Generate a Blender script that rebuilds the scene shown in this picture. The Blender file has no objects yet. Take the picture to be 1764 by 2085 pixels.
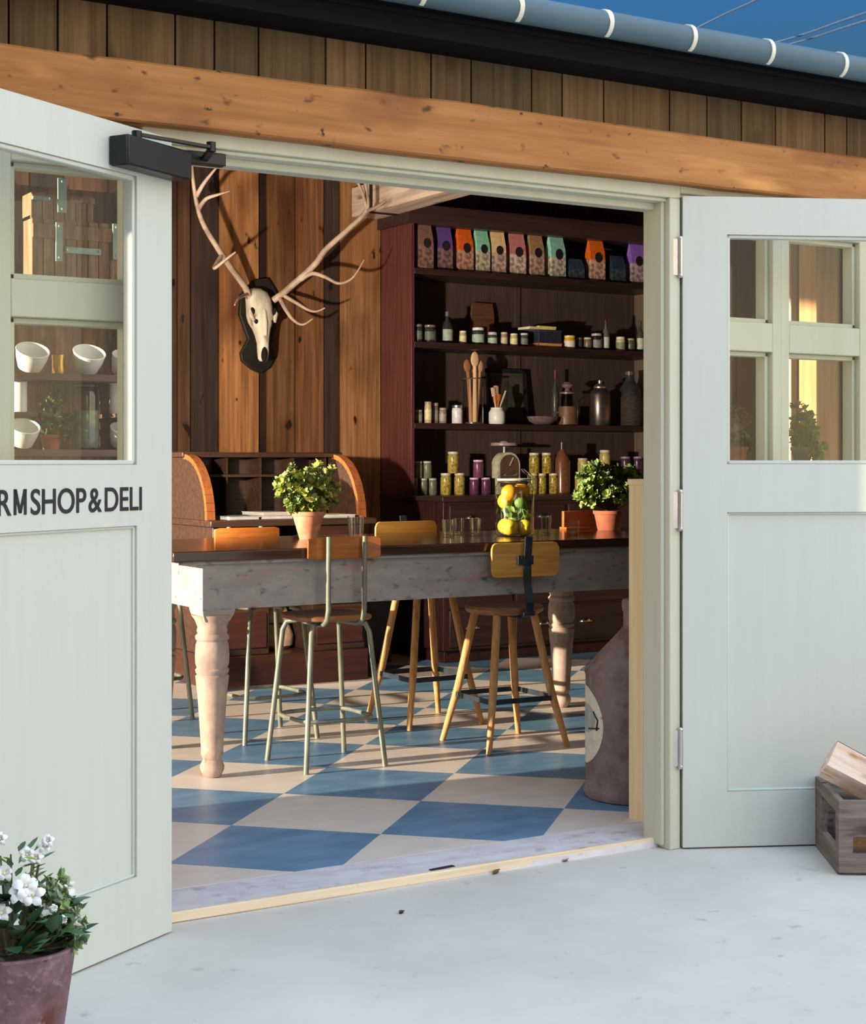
import bpy, bmesh, math, random
from mathutils import Vector, Matrix
random.seed(7)
S = bpy.context.scene
COL = S.collection
PI = math.pi

# ------------------------------------------------------------------ camera
FPX, EYE = 3262.0, 1.28
YAW = math.radians(59)
CAM = Vector((-1.632, -4.211, EYE))
FW = Vector((math.cos(YAW), math.sin(YAW), 0)); RT = Vector((math.sin(YAW), -math.cos(YAW), 0))
cd = bpy.data.cameras.new('camera'); cam = bpy.data.objects.new('camera', cd); COL.objects.link(cam)
cd.sensor_fit = 'HORIZONTAL'; cd.sensor_width = 36; cd.lens = FPX / 1764 * 36
cd.shift_y = -(1042.5 - 940) / 1764; cd.clip_start = .05; cd.clip_end = 300
cam.location = CAM; cam.rotation_euler = (PI / 2, 0, YAW - PI / 2)
S.camera = cam
S.view_settings.view_transform = 'Standard'; S.view_settings.look = 'None'
S.view_settings.gamma = 1; S.view_settings.use_curve_mapping = False
S.view_settings.exposure = 0.0

# ------------------------------------------------------------------ sky and sun
SKY_GAIN = 2.35
SUN_AZ, SUN_EL, SUN_POW = math.radians(-4), math.radians(9), 12.0
W = bpy.data.worlds.new('sky'); S.world = W; W.use_nodes = True
nt = W.node_tree; nt.nodes.clear()
def wn(t, **k):
    n = nt.nodes.new(t)
    for a, b in k.items(): setattr(n, a, b)
    return n
tc = wn('ShaderNodeTexCoord'); sep = wn('ShaderNodeSeparateXYZ'); nt.links.new(tc.outputs['Generated'], sep.inputs[0])
cr = wn('ShaderNodeValToRGB'); nt.links.new(sep.outputs['Z'], cr.inputs[0])
e = cr.color_ramp.elements
e[0].position = 0.0; e[0].color = (1.0, .74, .42, 1)
e[1].position = 1.0; e[1].color = (.50, .71, 1.0, 1)
x = e.new(.18); x.color = (.95, .82, .60, 1)
x = e.new(.48); x.color = (.76, .86, 1.0, 1)
dot = wn('ShaderNodeVectorMath', operation='DOT_PRODUCT'); nt.links.new(tc.outputs['Generated'], dot.inputs[0]); dot.inputs[1].default_value = (.70, .71, 0)
mr = wn('ShaderNodeMapRange', interpolation_type='SMOOTHSTEP'); nt.links.new(dot.outputs['Value'], mr.inputs[0])
mr.inputs[1].default_value = .25; mr.inputs[2].default_value = .85
cr2 = wn('ShaderNodeValToRGB'); nt.links.new(sep.outputs['Z'], cr2.inputs[0])
e = cr2.color_ramp.elements
e[0].position = .1; e[0].color = (.05, .10, .15, 1)
e[1].position = .30; e[1].color = (.014, .072, .20, 1)
x = e.new(.235); x.color = (.022, .066, .115, 1)
mx = wn('ShaderNodeMix', data_type='RGBA'); nt.links.new(mr.outputs[0], mx.inputs['Factor'])
nt.links.new(cr.outputs[0], mx.inputs['A']); nt.links.new(cr2.outputs[0], mx.inputs['B'])
bg = wn('ShaderNodeBackground'); nt.links.new(mx.outputs['Result'], bg.inputs[0]); bg.inputs[1].default_value = SKY_GAIN
wo = wn('ShaderNodeOutputWorld'); nt.links.new(bg.outputs[0], wo.inputs[0])
sd = bpy.data.lights.new('sun', 'SUN'); sun = bpy.data.objects.new('sun', sd); COL.objects.link(sun)
sd.energy = SUN_POW; sd.angle = math.radians(.7); sd.color = (1, .84, .62)
sdir = Vector((math.cos(SUN_AZ) * math.cos(SUN_EL), math.sin(SUN_AZ) * math.cos(SUN_EL), -math.sin(SUN_EL)))
sun.rotation_euler = sdir.to_track_quat('-Z', 'Y').to_euler()
sun.location = (-8, -2, 6)
# added warm spotlight without a fixture, lights the plank wall and the dresser
ld = bpy.data.lights.new('added_wall_spot', 'SPOT'); lamp = bpy.data.objects.new('added_wall_spot', ld); COL.objects.link(lamp)
ld.energy = 720; ld.color = (1, .86, .69); ld.spot_size = math.radians(78); ld.spot_blend = .55; ld.shadow_soft_size = .05
lamp.location = (.2, 2.0, 1.45); lamp.rotation_euler = (Vector((3.1, 5.0, 2.0)) - Vector(lamp.location)).to_track_quat('-Z', 'Y').to_euler()

# ------------------------------------------------------------------ helpers
def at(px, py, Y):                      # the point of the plane y = Y seen at a pixel of the photo
    d = FW + RT * ((px - 882) / FPX) + Vector((0, 0, (940 - py) / FPX))
    return CAM + d * ((Y - CAM.y) / d.y)
def mpp(px, Y):                         # metres per pixel at that point
    return (at(px, 940, Y) - CAM).dot(FW) / FPX
def lin(c, a=1):
    def f(u):
        u /= 255.0
        return u / 12.92 if u <= .04045 else ((u + .055) / 1.055) ** 2.4
    return (f(c[0]), f(c[1]), f(c[2]), a)

class MB:
    def __init__(s): s.v = []; s.f = []; s.c = []; s.M = Matrix()
    def add(s, vs, fs, col=None):
        o = len(s.v)
        s.v += [tuple(s.M @ Vector(p)) for p in vs]
        for f in fs: s.f.append(tuple(i + o for i in f)); s.c.append(col)
    def box(s, x0, x1, y0, y1, z0, z1, col=None):
        v = [(x, y, z) for x in (x0, x1) for y in (y0, y1) for z in (z0, z1)]
        s.add(v, [(0, 1, 3, 2), (4, 6, 7, 5), (0, 4, 5, 1), (2, 3, 7, 6), (0, 2, 6, 4), (1, 5, 7, 3)], col); return s
    def beam(s, a, b, w, h, col=None, up=(0, 0, 1)):      # a bar of rectangular section from a to b
        a, b = Vector(a), Vector(b); t = (b - a).normalized(); u = Vector(up)
        sd_ = t.cross(u)
        if sd_.length < 1e-4: sd_ = t.cross(Vector((1, 0, 0)))
        sd_.normalize(); u = sd_.cross(t)
        v = [p + sd_ * i * w / 2 + u * j * h / 2 for p in (a, b) for i, j in ((-1, -1), (1, -1), (1, 1), (-1, 1))]
        s.add(v, [(0, 3, 2, 1), (4, 5, 6, 7), (0, 1, 5, 4), (1, 2, 6, 5), (2, 3, 7, 6), (3, 0, 4, 7)], col); return s
    def lathe(s, prof, c=(0, 0, 0), n=24, col=None, sx=1, sy=1):
        v = []; f = []
        for r, z in prof:
            for i in range(n):
                a = 2 * PI * i / n; v.append((c[0] + r * sx * math.cos(a), c[1] + r * sy * math.sin(a), c[2] + z))
        for k in range(len(prof) - 1):
            for i in range(n):
                j = (i + 1) % n; f.append((k * n + i, k * n + j, (k + 1) * n + j, (k + 1) * n + i))
        f.append(tuple(range(n))[::-1]); m = (len(prof) - 1) * n; f.append(tuple(range(m, m + n)))
        s.add(v, f, col); return s
    def tube(s, pts, rad, n=10, col=None, closed=False):
        P = [Vector(p) for p in pts]; m = len(P)
        R = rad if isinstance(rad, (list, tuple)) else [rad] * m
        v = []; f = []; ref = None
        for i in range(m):
            a = P[(i - 1) % m] if (closed or i) else P[0]; b = P[(i + 1) % m] if (closed or i < m - 1) else P[-1]
            t = (b - a).normalized()
            if ref is None:
                ref = t.cross(Vector((0, 0, 1)))
                if ref.length < .1: ref = t.cross(Vector((1, 0, 0)))
            ref = (ref - t * ref.dot(t)).normalized(); bn = t.cross(ref)
            for k in range(n):
                q = 2 * PI * k / n; v.append(P[i] + (ref * math.cos(q) + bn * math.sin(q)) * R[i])
        for i in range(m if closed else m - 1):
            for k in range(n):
                j = (k + 1) % n; i2 = (i + 1) % m; f.append((i * n + k, i * n + j, i2 * n + j, i2 * n + k))
        if not closed: f.append(tuple(range(n))[::-1]); f.append(tuple(range((m - 1) * n, m * n)))
        s.add(v, f, col); return s
    def prism(s, poly, ax, a, b, col=None):               # polygon in the two other axes, extruded along ax
        def P(u, w, t): return (t, u, w) if ax == 'x' else (u, t, w) if ax == 'y' else (u, w, t)
        n = len(poly); v = [P(u, w, t) for t in (a, b) for u, w in poly]
        f = [tuple(range(n))[::-1], tuple(range(n, 2 * n))] + [(i, (i + 1) % n, n + (i + 1) % n, n + i) for i in range(n)]
        s.add(v, f, col); return s
    def ell(s, c, r, nu=16, nv=10, col=None):
        r = (r, r, r) if not isinstance(r, (tuple, list)) else r
        prof = [(math.sin(PI * k / nv), -math.cos(PI * k / nv)) for k in range(nv + 1)]
        prof[0] = (.02, -1); prof[-1] = (.02, 1)
        v = []; f = []
        for rr, z in prof:
            for i in range(nu):
                a = 2 * PI * i / nu; v.append((c[0] + rr * r[0] * math.cos(a), c[1] + rr * r[1] * math.sin(a), c[2] + z * r[2]))
        for k in range(nv):
            for i in range(nu):
                j = (i + 1) % nu; f.append((k * nu + i, k * nu + j, (k + 1) * nu + j, (k + 1) * nu + i))
        f.append(tuple(range(nu))[::-1]); f.append(tuple(range(nv * nu, nv * nu + nu)))
        s.add(v, f, col); return s
    def build(s, name, mat, parent=None, bev=0, smooth=40, sub=0):
        me = bpy.data.meshes.new(name); me.from_pydata(s.v, [], s.f)
        bm = bmesh.new(); bm.from_mesh(me); bmesh.ops.recalc_face_normals(bm, faces=bm.faces); bm.to_mesh(me); bm.free()
        if any(c is not None for c in s.c):
            at_ = me.color_attributes.new('Col', 'FLOAT_COLOR', 'CORNER'); k = 0
            for p in me.polygons:
                c = s.c[p.index] or (1, 1, 1, 1)
                for li in p.loop_indices: at_.data[li].color = c
        me.materials.append(mat)
        if smooth:
            me.shade_smooth(); me.set_sharp_from_angle(angle=math.radians(smooth))
        o = bpy.data.objects.new(name, me); COL.objects.link(o)
        if parent: o.parent = parent
        if bev:
            b = o.modifiers.new('bevel', 'BEVEL'); b.width = bev; b.segments = 2; b.limit_method = 'ANGLE'; b.angle_limit = math.radians(50)
        if sub:
            b = o.modifiers.new('sub', 'SUBSURF'); b.levels = sub; b.render_levels = sub
        return o
def tag(o, label=None, cat=None, group=None, kind=None):
    if label: o['label'] = label
    if cat: o['category'] = cat
    if group: o['group'] = group
    if kind: o['kind'] = kind
    return o
def thing(name, label, cat, loc=(0, 0, 0), rz=0, group=None, kind=None):
    o = bpy.data.objects.new(name, None); COL.objects.link(o); o.empty_display_size = .05
    o.location = loc; o.rotation_euler = (0, 0, rz)
    return tag(o, label, cat, group, kind)
def dup(root, loc, rz=None, label=None, group=None):
    r = root.copy(); COL.objects.link(r); r.location = loc
    if rz is not None: r.rotation_euler = (0, 0, rz)
    if label: r['label'] = label
    if group: r['group'] = group
    for ch in [c for c in COL.objects if c.parent == root]:
        c = ch.copy(); COL.objects.link(c); c.parent = r
        for g in [c2 for c2 in COL.objects if c2.parent == ch]:
            d = g.copy(); COL.objects.link(d); d.parent = c
    return r

# ------------------------------------------------------------------ materials
def mat(name, c1, c2=None, scale=(6, 6, 6), rough=.6, metal=0, detail=5, lo=.35, hi=.65, spec=.4, attr=False, bump=0, spots=None, space='Object', trans=0):
    m = bpy.data.materials.new(name); m.use_nodes = True; t = m.node_tree; N = t.nodes; L = t.links
    b = N['Principled BSDF']; b.inputs['Roughness'].default_value = rough; b.inputs['Metallic'].default_value = metal
    b.inputs['Specular IOR Level'].default_value = spec
    if trans: b.inputs['Transmission Weight'].default_value = trans
    tcn = N.new('ShaderNodeTexCoord'); mp = N.new('ShaderNodeMapping'); L.new(tcn.outputs[space], mp.inputs[0]); mp.inputs['Scale'].default_value = scale
    col = None
    if c2:
        no = N.new('ShaderNodeTexNoise'); L.new(mp.outputs[0], no.inputs['Vector']); no.inputs['Scale'].default_value = 1; no.inputs['Detail'].default_value = detail
        no.inputs['Roughness'].default_value = .62
        r = N.new('ShaderNodeMapRange'); L.new(no.outputs['Fac'], r.inputs[0]); r.inputs[1].default_value = lo; r.inputs[2].default_value = hi
        mx = N.new('ShaderNodeMix'); mx.data_type = 'RGBA'; L.new(r.outputs[0], mx.inputs['Factor'])
        mx.inputs['A'].default_value = lin(c1); mx.inputs['B'].default_value = lin(c2); col = mx.outputs['Result']
        if bump:
            bp = N.new('ShaderNodeBump'); L.new(no.outputs['Fac'], bp.inputs['Height']); bp.inputs['Strength'].default_value = bump; bp.inputs['Distance'].default_value = .01
            L.new(bp.outputs[0], b.inputs['Normal'])
    if spots:                                             # (colour, scale, low, high): patches of wear, knots or stains
        for sc, ss, a0, a1 in spots:
            mp2 = N.new('ShaderNodeMapping'); L.new(tcn.outputs[space], mp2.inputs[0])
            mp2.inputs['Scale'].default_value = ss if isinstance(ss, tuple) else (ss, ss, ss); mp2.inputs['Location'].default_value = (3.1, 1.7, .4)
            n2 = N.new('ShaderNodeTexNoise'); L.new(mp2.outputs[0], n2.inputs['Vector']); n2.inputs['Scale'].default_value = 1; n2.inputs['Detail'].default_value = 3
            r2 = N.new('ShaderNodeMapRange'); L.new(n2.outputs['Fac'], r2.inputs[0]); r2.inputs[1].default_value = a0; r2.inputs[2].default_value = a1
            m2 = N.new('ShaderNodeMix'); m2.data_type = 'RGBA'; L.new(r2.outputs[0], m2.inputs['Factor'])
            if col: L.new(col, m2.inputs['A'])
            else: m2.inputs['A'].default_value = lin(c1)
            m2.inputs['B'].default_value = lin(sc); col = m2.outputs['Result']
    if attr:
        an = N.new('ShaderNodeAttribute'); an.attribute_name = 'Col'
        mm = N.new('ShaderNodeMix'); mm.data_type = 'RGBA'; mm.blend_type = 'MULTIPLY'; mm.inputs['Factor'].default_value = 1
        if col: L.new(col, mm.inputs['A'])
        else: mm.inputs['A'].default_value = lin(c1)
        L.new(an.outputs['Color'], mm.inputs['B']); col = mm.outputs['Result']
    if col: L.new(col, b.inputs['Base Color'])
    else: b.inputs['Base Color'].default_value = lin(c1)
    return m
def glass(name, tint=(1, 1, 1), refl=1.0, rough=.0, milk=0, frame_ior=1.45):
    m = bpy.data.materials.new(name); m.use_nodes = True; t = m.node_tree; N = t.nodes; L = t.links
    for n in list(N):
        if n.type != 'OUTPUT_MATERIAL': N.remove(n)
    out = [n for n in N if n.type == 'OUTPUT_MATERIAL'][0]
    tr = N.new('ShaderNodeBsdfTransparent'); tr.inputs[0].default_value = (*tint, 1)
    gl = N.new('ShaderNodeBsdfGlossy'); gl.inputs['Roughness'].default_value = rough
    fr = N.new('ShaderNodeFresnel'); fr.inputs[0].default_value = frame_ior
    ge = N.new('ShaderNodeNewGeometry'); fb = N.new('ShaderNodeMath'); fb.operation = 'MULTIPLY_ADD'; L.new(ge.outputs['Backfacing'], fb.inputs[0]); fb.inputs[1].default_value = -refl; fb.inputs[2].default_value = refl
    mu = N.new('ShaderNodeMath'); mu.operation = 'MULTIPLY'; mu.use_clamp = True; L.new(fr.outputs[0], mu.inputs[0]); L.new(fb.outputs[0], mu.inputs[1])
    mx = N.new('ShaderNodeMixShader'); L.new(mu.outputs[0], mx.inputs[0]); L.new(tr.outputs[0], mx.inputs[1]); L.new(gl.outputs[0], mx.inputs[2])
    L.new(mx.outputs[0], out.inputs[0])
    return m
def wood(name, c1, c2, axis='z', fine=60, long=2.5, rough=.6, spots=None, attr=False, bump=.25, spec=.3, **k):
    sc = {'x': (long, fine, fine), 'y': (fine, long, fine), 'z': (fine, fine, long)}[axis]
    return mat(name, c1, c2, sc, rough=rough, spots=spots, attr=attr, bump=bump, spec=spec, **k)

M = {}
M['paint'] = mat('sage_paint', (201, 204, 194), (204, 207, 198), (30, 30, 1.5), rough=.42, spec=.45)
M['paint_frame'] = mat('frame_paint', (198, 196, 172), (204, 202, 180), (20, 20, 1.5), rough=.5)
M['concrete'] = mat('concrete', (200, 194, 184), (216, 210, 200), (2.2, 2.2, 2.2), rough=.85, detail=9, lo=.3, hi=.7,
                    spots=[((170, 166, 160), 16, .66, .82), ((222, 216, 206), 1.1, .5, .75)], bump=.08)
M['sill'] = mat('sill_concrete', (212, 204, 208), (232, 226, 228), (9, 22, 9), rough=.8, detail=9, spots=[((188, 174, 186), 14, .58, .75)])
M['pine'] = wood('pale_pine', (236, 206, 160), (246, 222, 182), 'z', 45, 2, spots=[((182, 138, 90), (9, 9, 3), .64, .74)])
M['pine_x'] = wood('pale_pine_strip', (228, 202, 168), (240, 220, 190), 'x', 45, 2, spots=[((150, 116, 84), 9, .66, .76)])
M['beam'] = wood('lintel_wood', (154, 100, 52), (180, 124, 72), 'x', 24, 1.6, rough=.7,
                 spots=[((138, 86, 48), (2.2, 5, 5), .53, .68), ((92, 58, 34), (11, 19, 19), .635, .70), ((70, 44, 28), (26, 30, 30), .70, .75), ((224, 160, 92), (2.0, 9, 9), .6, .8)], bump=.5)
M['boards'] = wood('weathered_boards', (196, 190, 176), (255, 250, 240), 'z', 50, 1.6, attr=True, rough=.8, spots=[((150, 124, 98), (5, 5, 2.5), .66, .78)])
M['wallboards'] = wood('wall_boards', (176, 166, 158), (255, 250, 242), 'z', 34, 1.3, attr=True, rough=.65,
                       spots=[((206, 190, 172), (4, 4, 1.2), .5, .7), ((120, 96, 80), (3, 3, 1.1), .52, .72), ((72, 54, 44), (13, 13, 6), .655, .70)])
M['black'] = mat('black_fascia', (9, 9, 11), (13, 13, 15), (8, 30, 30), rough=.8, spec=.15)
M['gutter'] = mat('gutter_paint', (74, 96, 108), (80, 104, 116), (3, 3, 3), rough=.45)
M['strap'] = mat('strap_metal', (226, 222, 206), None, rough=.4)
M['roof'] = mat('roof_sheet', (70, 74, 80), (84, 88, 94), (3, 3, 3), rough=.6)
M['dark_wood'] = wood('dark_ceiling_wood', (52, 38, 30), (78, 58, 44), 'x', 30, 2)
M['tie'] = wood('tie_beam_wood', (172, 148, 132), (216, 194, 176), 'y', 24, 1.5, spots=[((108, 80, 62), (12, 2.5, 12), .6, .72)])
M['glass'] = glass('window_glass', (.98, .995, .985), .95)
M['glassware'] = glass('clear_glassware', (.95, .97, .96), 2.6, .04)
M['mahog'] = wood('mahogany', (48, 27, 26), (66, 38, 34), 'z', 40, 2.5, rough=.4, spec=.4)
M['mahog_red'] = wood('mahogany_red', (82, 42, 40), (104, 58, 54), 'z', 40, 2.5, rough=.4, spec=.4)
M['mahog_x'] = wood('mahogany_shelf', (46, 30, 29), (62, 42, 39), 'x', 40, 2.5, rough=.42, spec=.4)
M['cabback'] = wood('cabinet_back', (72, 58, 54), (86, 70, 64), 'z', 30, 2.5, rough=.6)
M['cabside'] = wood('cabinet_side', (112, 92, 80), (124, 104, 90), 'z', 30, 2.5, rough=.6)
M['chrome'] = mat('polished_metal', (226, 226, 228), None, rough=.2, metal=1)
M['steel'] = mat('brushed_steel', (190, 186, 186), (214, 210, 210), (40, 40, 8), rough=.32, metal=.9)
M['closer'] = mat('closer_black', (11, 15, 20), (15, 19, 25), (10, 10, 10), rough=.35)
M['letter'] = mat('letter_black', (28, 30, 34), None, rough=.5)
M['tabletop'] = wood('polished_tabletop', (52, 32, 24), (84, 54, 40), 'x', 26, 1.5, rough=.16, spec=.6, bump=.03)
M['tablepaint'] = mat('worn_grey_paint', (152, 150, 148), (176, 168, 164), (7, 14, 18), rough=.75, detail=8,
                      spots=[((176, 146, 142), (4, 8, 16), .56, .72), ((104, 104, 104), (16, 30, 40), .6, .74), ((190, 168, 140), (6, 6, 9), .68, .78)], bump=.15)
M['legpaint'] = mat('worn_leg_paint', (148, 128, 118), (184, 162, 148), (16, 16, 10), rough=.75, detail=8,
                    spots=[((190, 150, 146), (8, 8, 6), .6, .75), ((120, 100, 84), (22, 22, 14), .66, .76)], bump=.15)
M['stoolmetal'] = mat('stool_metal', (112, 114, 100), (138, 140, 124), (20, 20, 8), rough=.4, metal=.25)
M['ply'] = wood('orange_plywood', (156, 86, 32), (182, 108, 46), 'x', 60, 4, rough=.35, spec=.5, bump=.05)
M['ply_pale'] = wood('honey_plywood', (206, 144, 64), (226, 168, 86), 'x', 60, 4, rough=.35, spec=.5, bump=.05)
M['stoolseat'] = wood('stool_seat_wood', (118, 74, 46), (156, 104, 66), 'x', 36, 3, rough=.35, spec=.5)
M['stoolleg'] = wood('stool_leg_wood', (172, 122, 72), (204, 154, 98), 'z', 60, 3, rough=.45)
M['blueblack'] = mat('blue_black_metal', (40, 48, 58), (54, 62, 72), (20, 20, 20), rough=.45, metal=.3)
M['terra'] = mat('terracotta', (206, 134, 104), (226, 164, 136), (14, 14, 20), rough=.85, spots=[((236, 204, 186), 16, .62, .76)])
M['terra_dark'] = mat('dark_terracotta', (140, 78, 56), (168, 98, 72), (14, 14, 20), rough=.85)
M['soil'] = mat('soil', (48, 36, 28), (70, 54, 42), (60, 60, 60), rough=.95)
M['leaf'] = mat('leaf', (230, 235, 225), (255, 255, 255), (40, 40, 40), rough=.5, attr=True)
M['stem'] = mat('stem', (92, 98, 58), (112, 104, 70), (30, 30, 30), rough=.7)
M['petal'] = mat('white_petal', (244, 242, 240), (252, 252, 252), (30, 30, 30), rough=.6)
M['bone'] = mat('bone', (196, 184, 162), (226, 216, 198), (24, 24, 12), rough=.6, spots=[((130, 112, 80), (14, 14, 9), .60, .74)])
M['antler'] = mat('antler', (150, 126, 108), (206, 180, 160), (9, 9, 9), rough=.5, detail=6)
M['hole'] = mat('socket_shade', (18, 15, 12), None, rough=.9)
M['mount'] = mat('black_mount', (26, 24, 22), (36, 33, 30), (8, 8, 8), rough=.5)
M['rust'] = mat('rusted_metal', (112, 92, 88), (146, 124, 124), (10, 10, 7), rough=.75, metal=.1, detail=8,
                spots=[((104, 68, 46), (8, 8, 9), .56, .72), ((160, 150, 156), (10, 10, 5), .62, .76)], bump=.2)
M['bucket'] = mat('rusty_bucket', (104, 78, 80), (140, 106, 114), (24, 24, 24), rough=.75, detail=9,
                  spots=[((104, 58, 44), (9, 9, 6), .58, .72), ((156, 130, 138), (60, 60, 60), .56, .74), ((70, 62, 60), (6, 6, 4), .66, .78)], bump=.25)
M['enamel'] = mat('white_enamel', (240, 238, 234), (248, 246, 242), (12, 12, 12), rough=.3, spec=.5)
M['brass'] = mat('brass', (196, 150, 70), None, rough=.28, metal=.9)
M['cratewood'] = wood('crate_wood', (104, 90, 84), (142, 126, 118), 'x', 46, 3, rough=.85, spots=[((72, 60, 56), (5, 24, 24), .6, .74)], bump=.5)
M['crateend'] = wood('crate_wood_end', (104, 92, 84), (136, 124, 112), 'y', 46, 3, rough=.85, spots=[((72, 60, 56), (24, 5, 24), .6, .74)], bump=.5)
M['oldcrate'] = wood('old_crate_boards', (126, 94, 72), (176, 142, 112), 'z', 46, 4, rough=.85, spots=[((84, 58, 44), (12, 12, 7), .6, .74)])
M['logwood'] = wood('split_log', (230, 196, 172), (246, 224, 206), 'x', 40, 3, rough=.85, spots=[((186, 138, 100), (9, 30, 30), .56, .72)], bump=.5)
M['bark'] = mat('bark', (128, 92, 58), (170, 128, 84), (30, 30, 30), rough=.9, bump=.4)
M['teal'] = mat('pale_teal_paint', (150, 176, 164), (172, 194, 182), (20, 20, 20), rough=.5)
M['paper'] = mat('paper', (178, 174, 168), (190, 186, 180), (8, 8, 8), rough=.7)

# ------------------------------------------------------------------ setting: ground, floor, walls
def struct(name, mb, m, parent=None, **k):
    o = mb.build(name, m, parent, **k)
    if not parent: o['kind'] = 'structure'
    return o
g = MB(); g.box(-14, 34, -34, -.03, -.2, 0); struct('ground', g, M['concrete'])
g = MB(); g.box(-2.1, 6.9, -.03, .228, -.2, .0195); struct('floor_sill', g, M['sill'])
g = MB(); g.beam((-.06, -.028, .016), (1.80, -.018, .016), .018, .03); struct('trim_1', g, M['pine_x'], bev=.004)
# checker floor, squares laid at 45 degrees to the front wall
fm = bpy.data.materials.new('checker_floor'); fm.use_nodes = True; t = fm.node_tree; N = t.nodes; L = t.links
b = N['Principled BSDF']; b.inputs['Roughness'].default_value = .38
tcn = N.new('ShaderNodeTexCoord'); sp = N.new('ShaderNodeSeparateXYZ'); L.new(tcn.outputs['Object'], sp.inputs[0])
def mth(op, a, b_):
    n = N.new('ShaderNodeMath'); n.operation = op
    for i, q in enumerate((a, b_)):
        if q is None: continue
        if isinstance(q, (int, float)): n.inputs[i].default_value = q
        else: L.new(q, n.inputs[i])
    return n.outputs[0]
r2 = math.sqrt(.5)
u = mth('MULTIPLY', mth('ADD', sp.outputs[0], sp.outputs[1]), r2); v = mth('MULTIPLY', mth('SUBTRACT', sp.outputs[1], sp.outputs[0]), r2)
ui = mth('FLOOR', mth('DIVIDE', mth('SUBTRACT', u, 1.086), .545), None); vi = mth('FLOOR', mth('DIVIDE', mth('SUBTRACT', v, .198), .538), None)
par = mth('FLOORED_MODULO', mth('ADD', ui, vi), 2.0)
no = N.new('ShaderNodeTexNoise'); no.inputs['Scale'].default_value = 1; no.inputs['Detail'].default_value = 8
mp = N.new('ShaderNodeMapping'); L.new(tcn.outputs['Object'], mp.inputs[0]); mp.inputs['Scale'].default_value = (5, 11, 5); mp.inputs['Rotation'].default_value = (0, 0, math.radians(28)); L.new(mp.outputs[0], no.inputs['Vector'])
def mixc(fac, a, b_):
    n = N.new('ShaderNodeMix'); n.data_type = 'RGBA'
    if isinstance(fac, float): n.inputs['Factor'].default_value = fac
    else: L.new(fac, n.inputs['Factor'])
    for k_, q in (('A', a), ('B', b_)):
        if isinstance(q, tuple): n.inputs[k_].default_value = lin(q)
        else: L.new(q, n.inputs[k_])
    return n.outputs['Result']
nr = N.new('ShaderNodeMapRange'); L.new(no.outputs['Fac'], nr.inputs[0]); nr.inputs[1].default_value = .33; nr.inputs[2].default_value = .68
blue = mixc(nr.outputs[0], (90, 134, 172), (118, 158, 190)); cream = mixc(nr.outputs[0], (228, 216, 206), (238, 228, 218))
L.new(mixc(par, blue, cream), b.inputs['Base Color'])
g = MB(); g.box(-2.1, 6.9, .228, 5.4, -.2, .02); struct('floor', g, fm)

# back wall: boards of mixed width and colour
g = MB(); Yb = 5.092
bl = [(-190, -110, (120, 76, 44)), (-110, -40, (84, 56, 40)), (-40, 60, (132, 86, 50)), (60, 130, (74, 50, 38)), (130, 220, (126, 82, 48)), (220, 300, (90, 60, 42)),
      (300, 361, (84, 56, 40)), (361, 388, (104, 68, 42)), (388, 446, (66, 46, 38)), (446, 528, (190, 124, 66)), (545, 601, (140, 88, 48)), (601, 660, (152, 94, 52)),
      (660, 692, (76, 58, 50)), (692, 776, (196, 134, 78)), (776, 840, (130, 84, 56)), (840, 900, (110, 74, 52))]
for i, (a, c, k) in enumerate(bl):
    xa, xc = at(a, 900, Yb).x, at(c, 900, Yb).x
    m_ = sum(k) / 3; k = [q + (m_ - q) * .24 for q in k]; g.box(xa + .004, xc - .004, Yb, Yb + .04, .02, 3.6, lin(k))
xx = at(900, 900, Yb).x
while xx < 6.9:
    w = random.uniform(.12, .2); k = random.choice([(92, 58, 46), (74, 48, 40), (104, 68, 52), (84, 56, 46)])
    g.box(xx + .005, xx + w - .005, Yb, Yb + .04, .02, 3.6, lin(k)); xx += w
g.box(-2.1, 6.9, Yb + .025, Yb + .15, -.1, 3.7, lin((50, 36, 30)))
struct('wall_back', g, M['wallboards'])
g = MB(); g.box(6.75, 6.9, -.05, 5.2, -.1, 3.6, lin((90, 62, 46))); struct('wall_right', g, M['wallboards'])
g = MB(); c_ = lin((110, 80, 58))                              # unseen left wall, its openings shaped to steer the sun indoors
g.box(-2.15, -2.0, -.05, .50, 0, 3.7, c_); g.box(-2.15, -2.0, .70, .92, 0, 3.7, c_); g.box(-2.15, -2.0, 1.30, 1.45, 0, 3.7, c_); g.box(-2.15, -2.0, .50, 1.30, 0, 1.35, c_); g.box(-2.15, -2.0, .50, 1.30, 2.9, 3.7, c_); g.box(-2.15, -2.0, 4.95, 5.2, 0, 3.7, c_); g.box(-2.15, -2.0, 1.45, 4.95, 3.05, 3.7, c_)
struct('wall_left', g, M['wallboards'])
# unseen board wall, added to keep the sun off the yard
g = MB()
for i in range(47):
    y0 = -14.10 + i * .3; k = random.choice([(120, 96, 74), (104, 82, 64), (134, 108, 84)])
    g.box(-3.4, -3.2, y0, y0 + .29, 0, 4.6, lin(k))
struct('wall_sunblock', g, M['boards'])
# roof
g = MB(); g.prism([(-.20, 2.60), (5.6, 3.58), (5.6, 3.66), (-.20, 2.63)], 'x', -2.3, 7.1); struct('roof', g, M['roof'])
g = MB(); g.prism([(.0, 2.60), (5.3, 3.46), (5.3, 3.50), (.0, 2.62)], 'x', -2.2, 7.0); struct('ceiling', g, M['dark_wood'])

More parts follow.
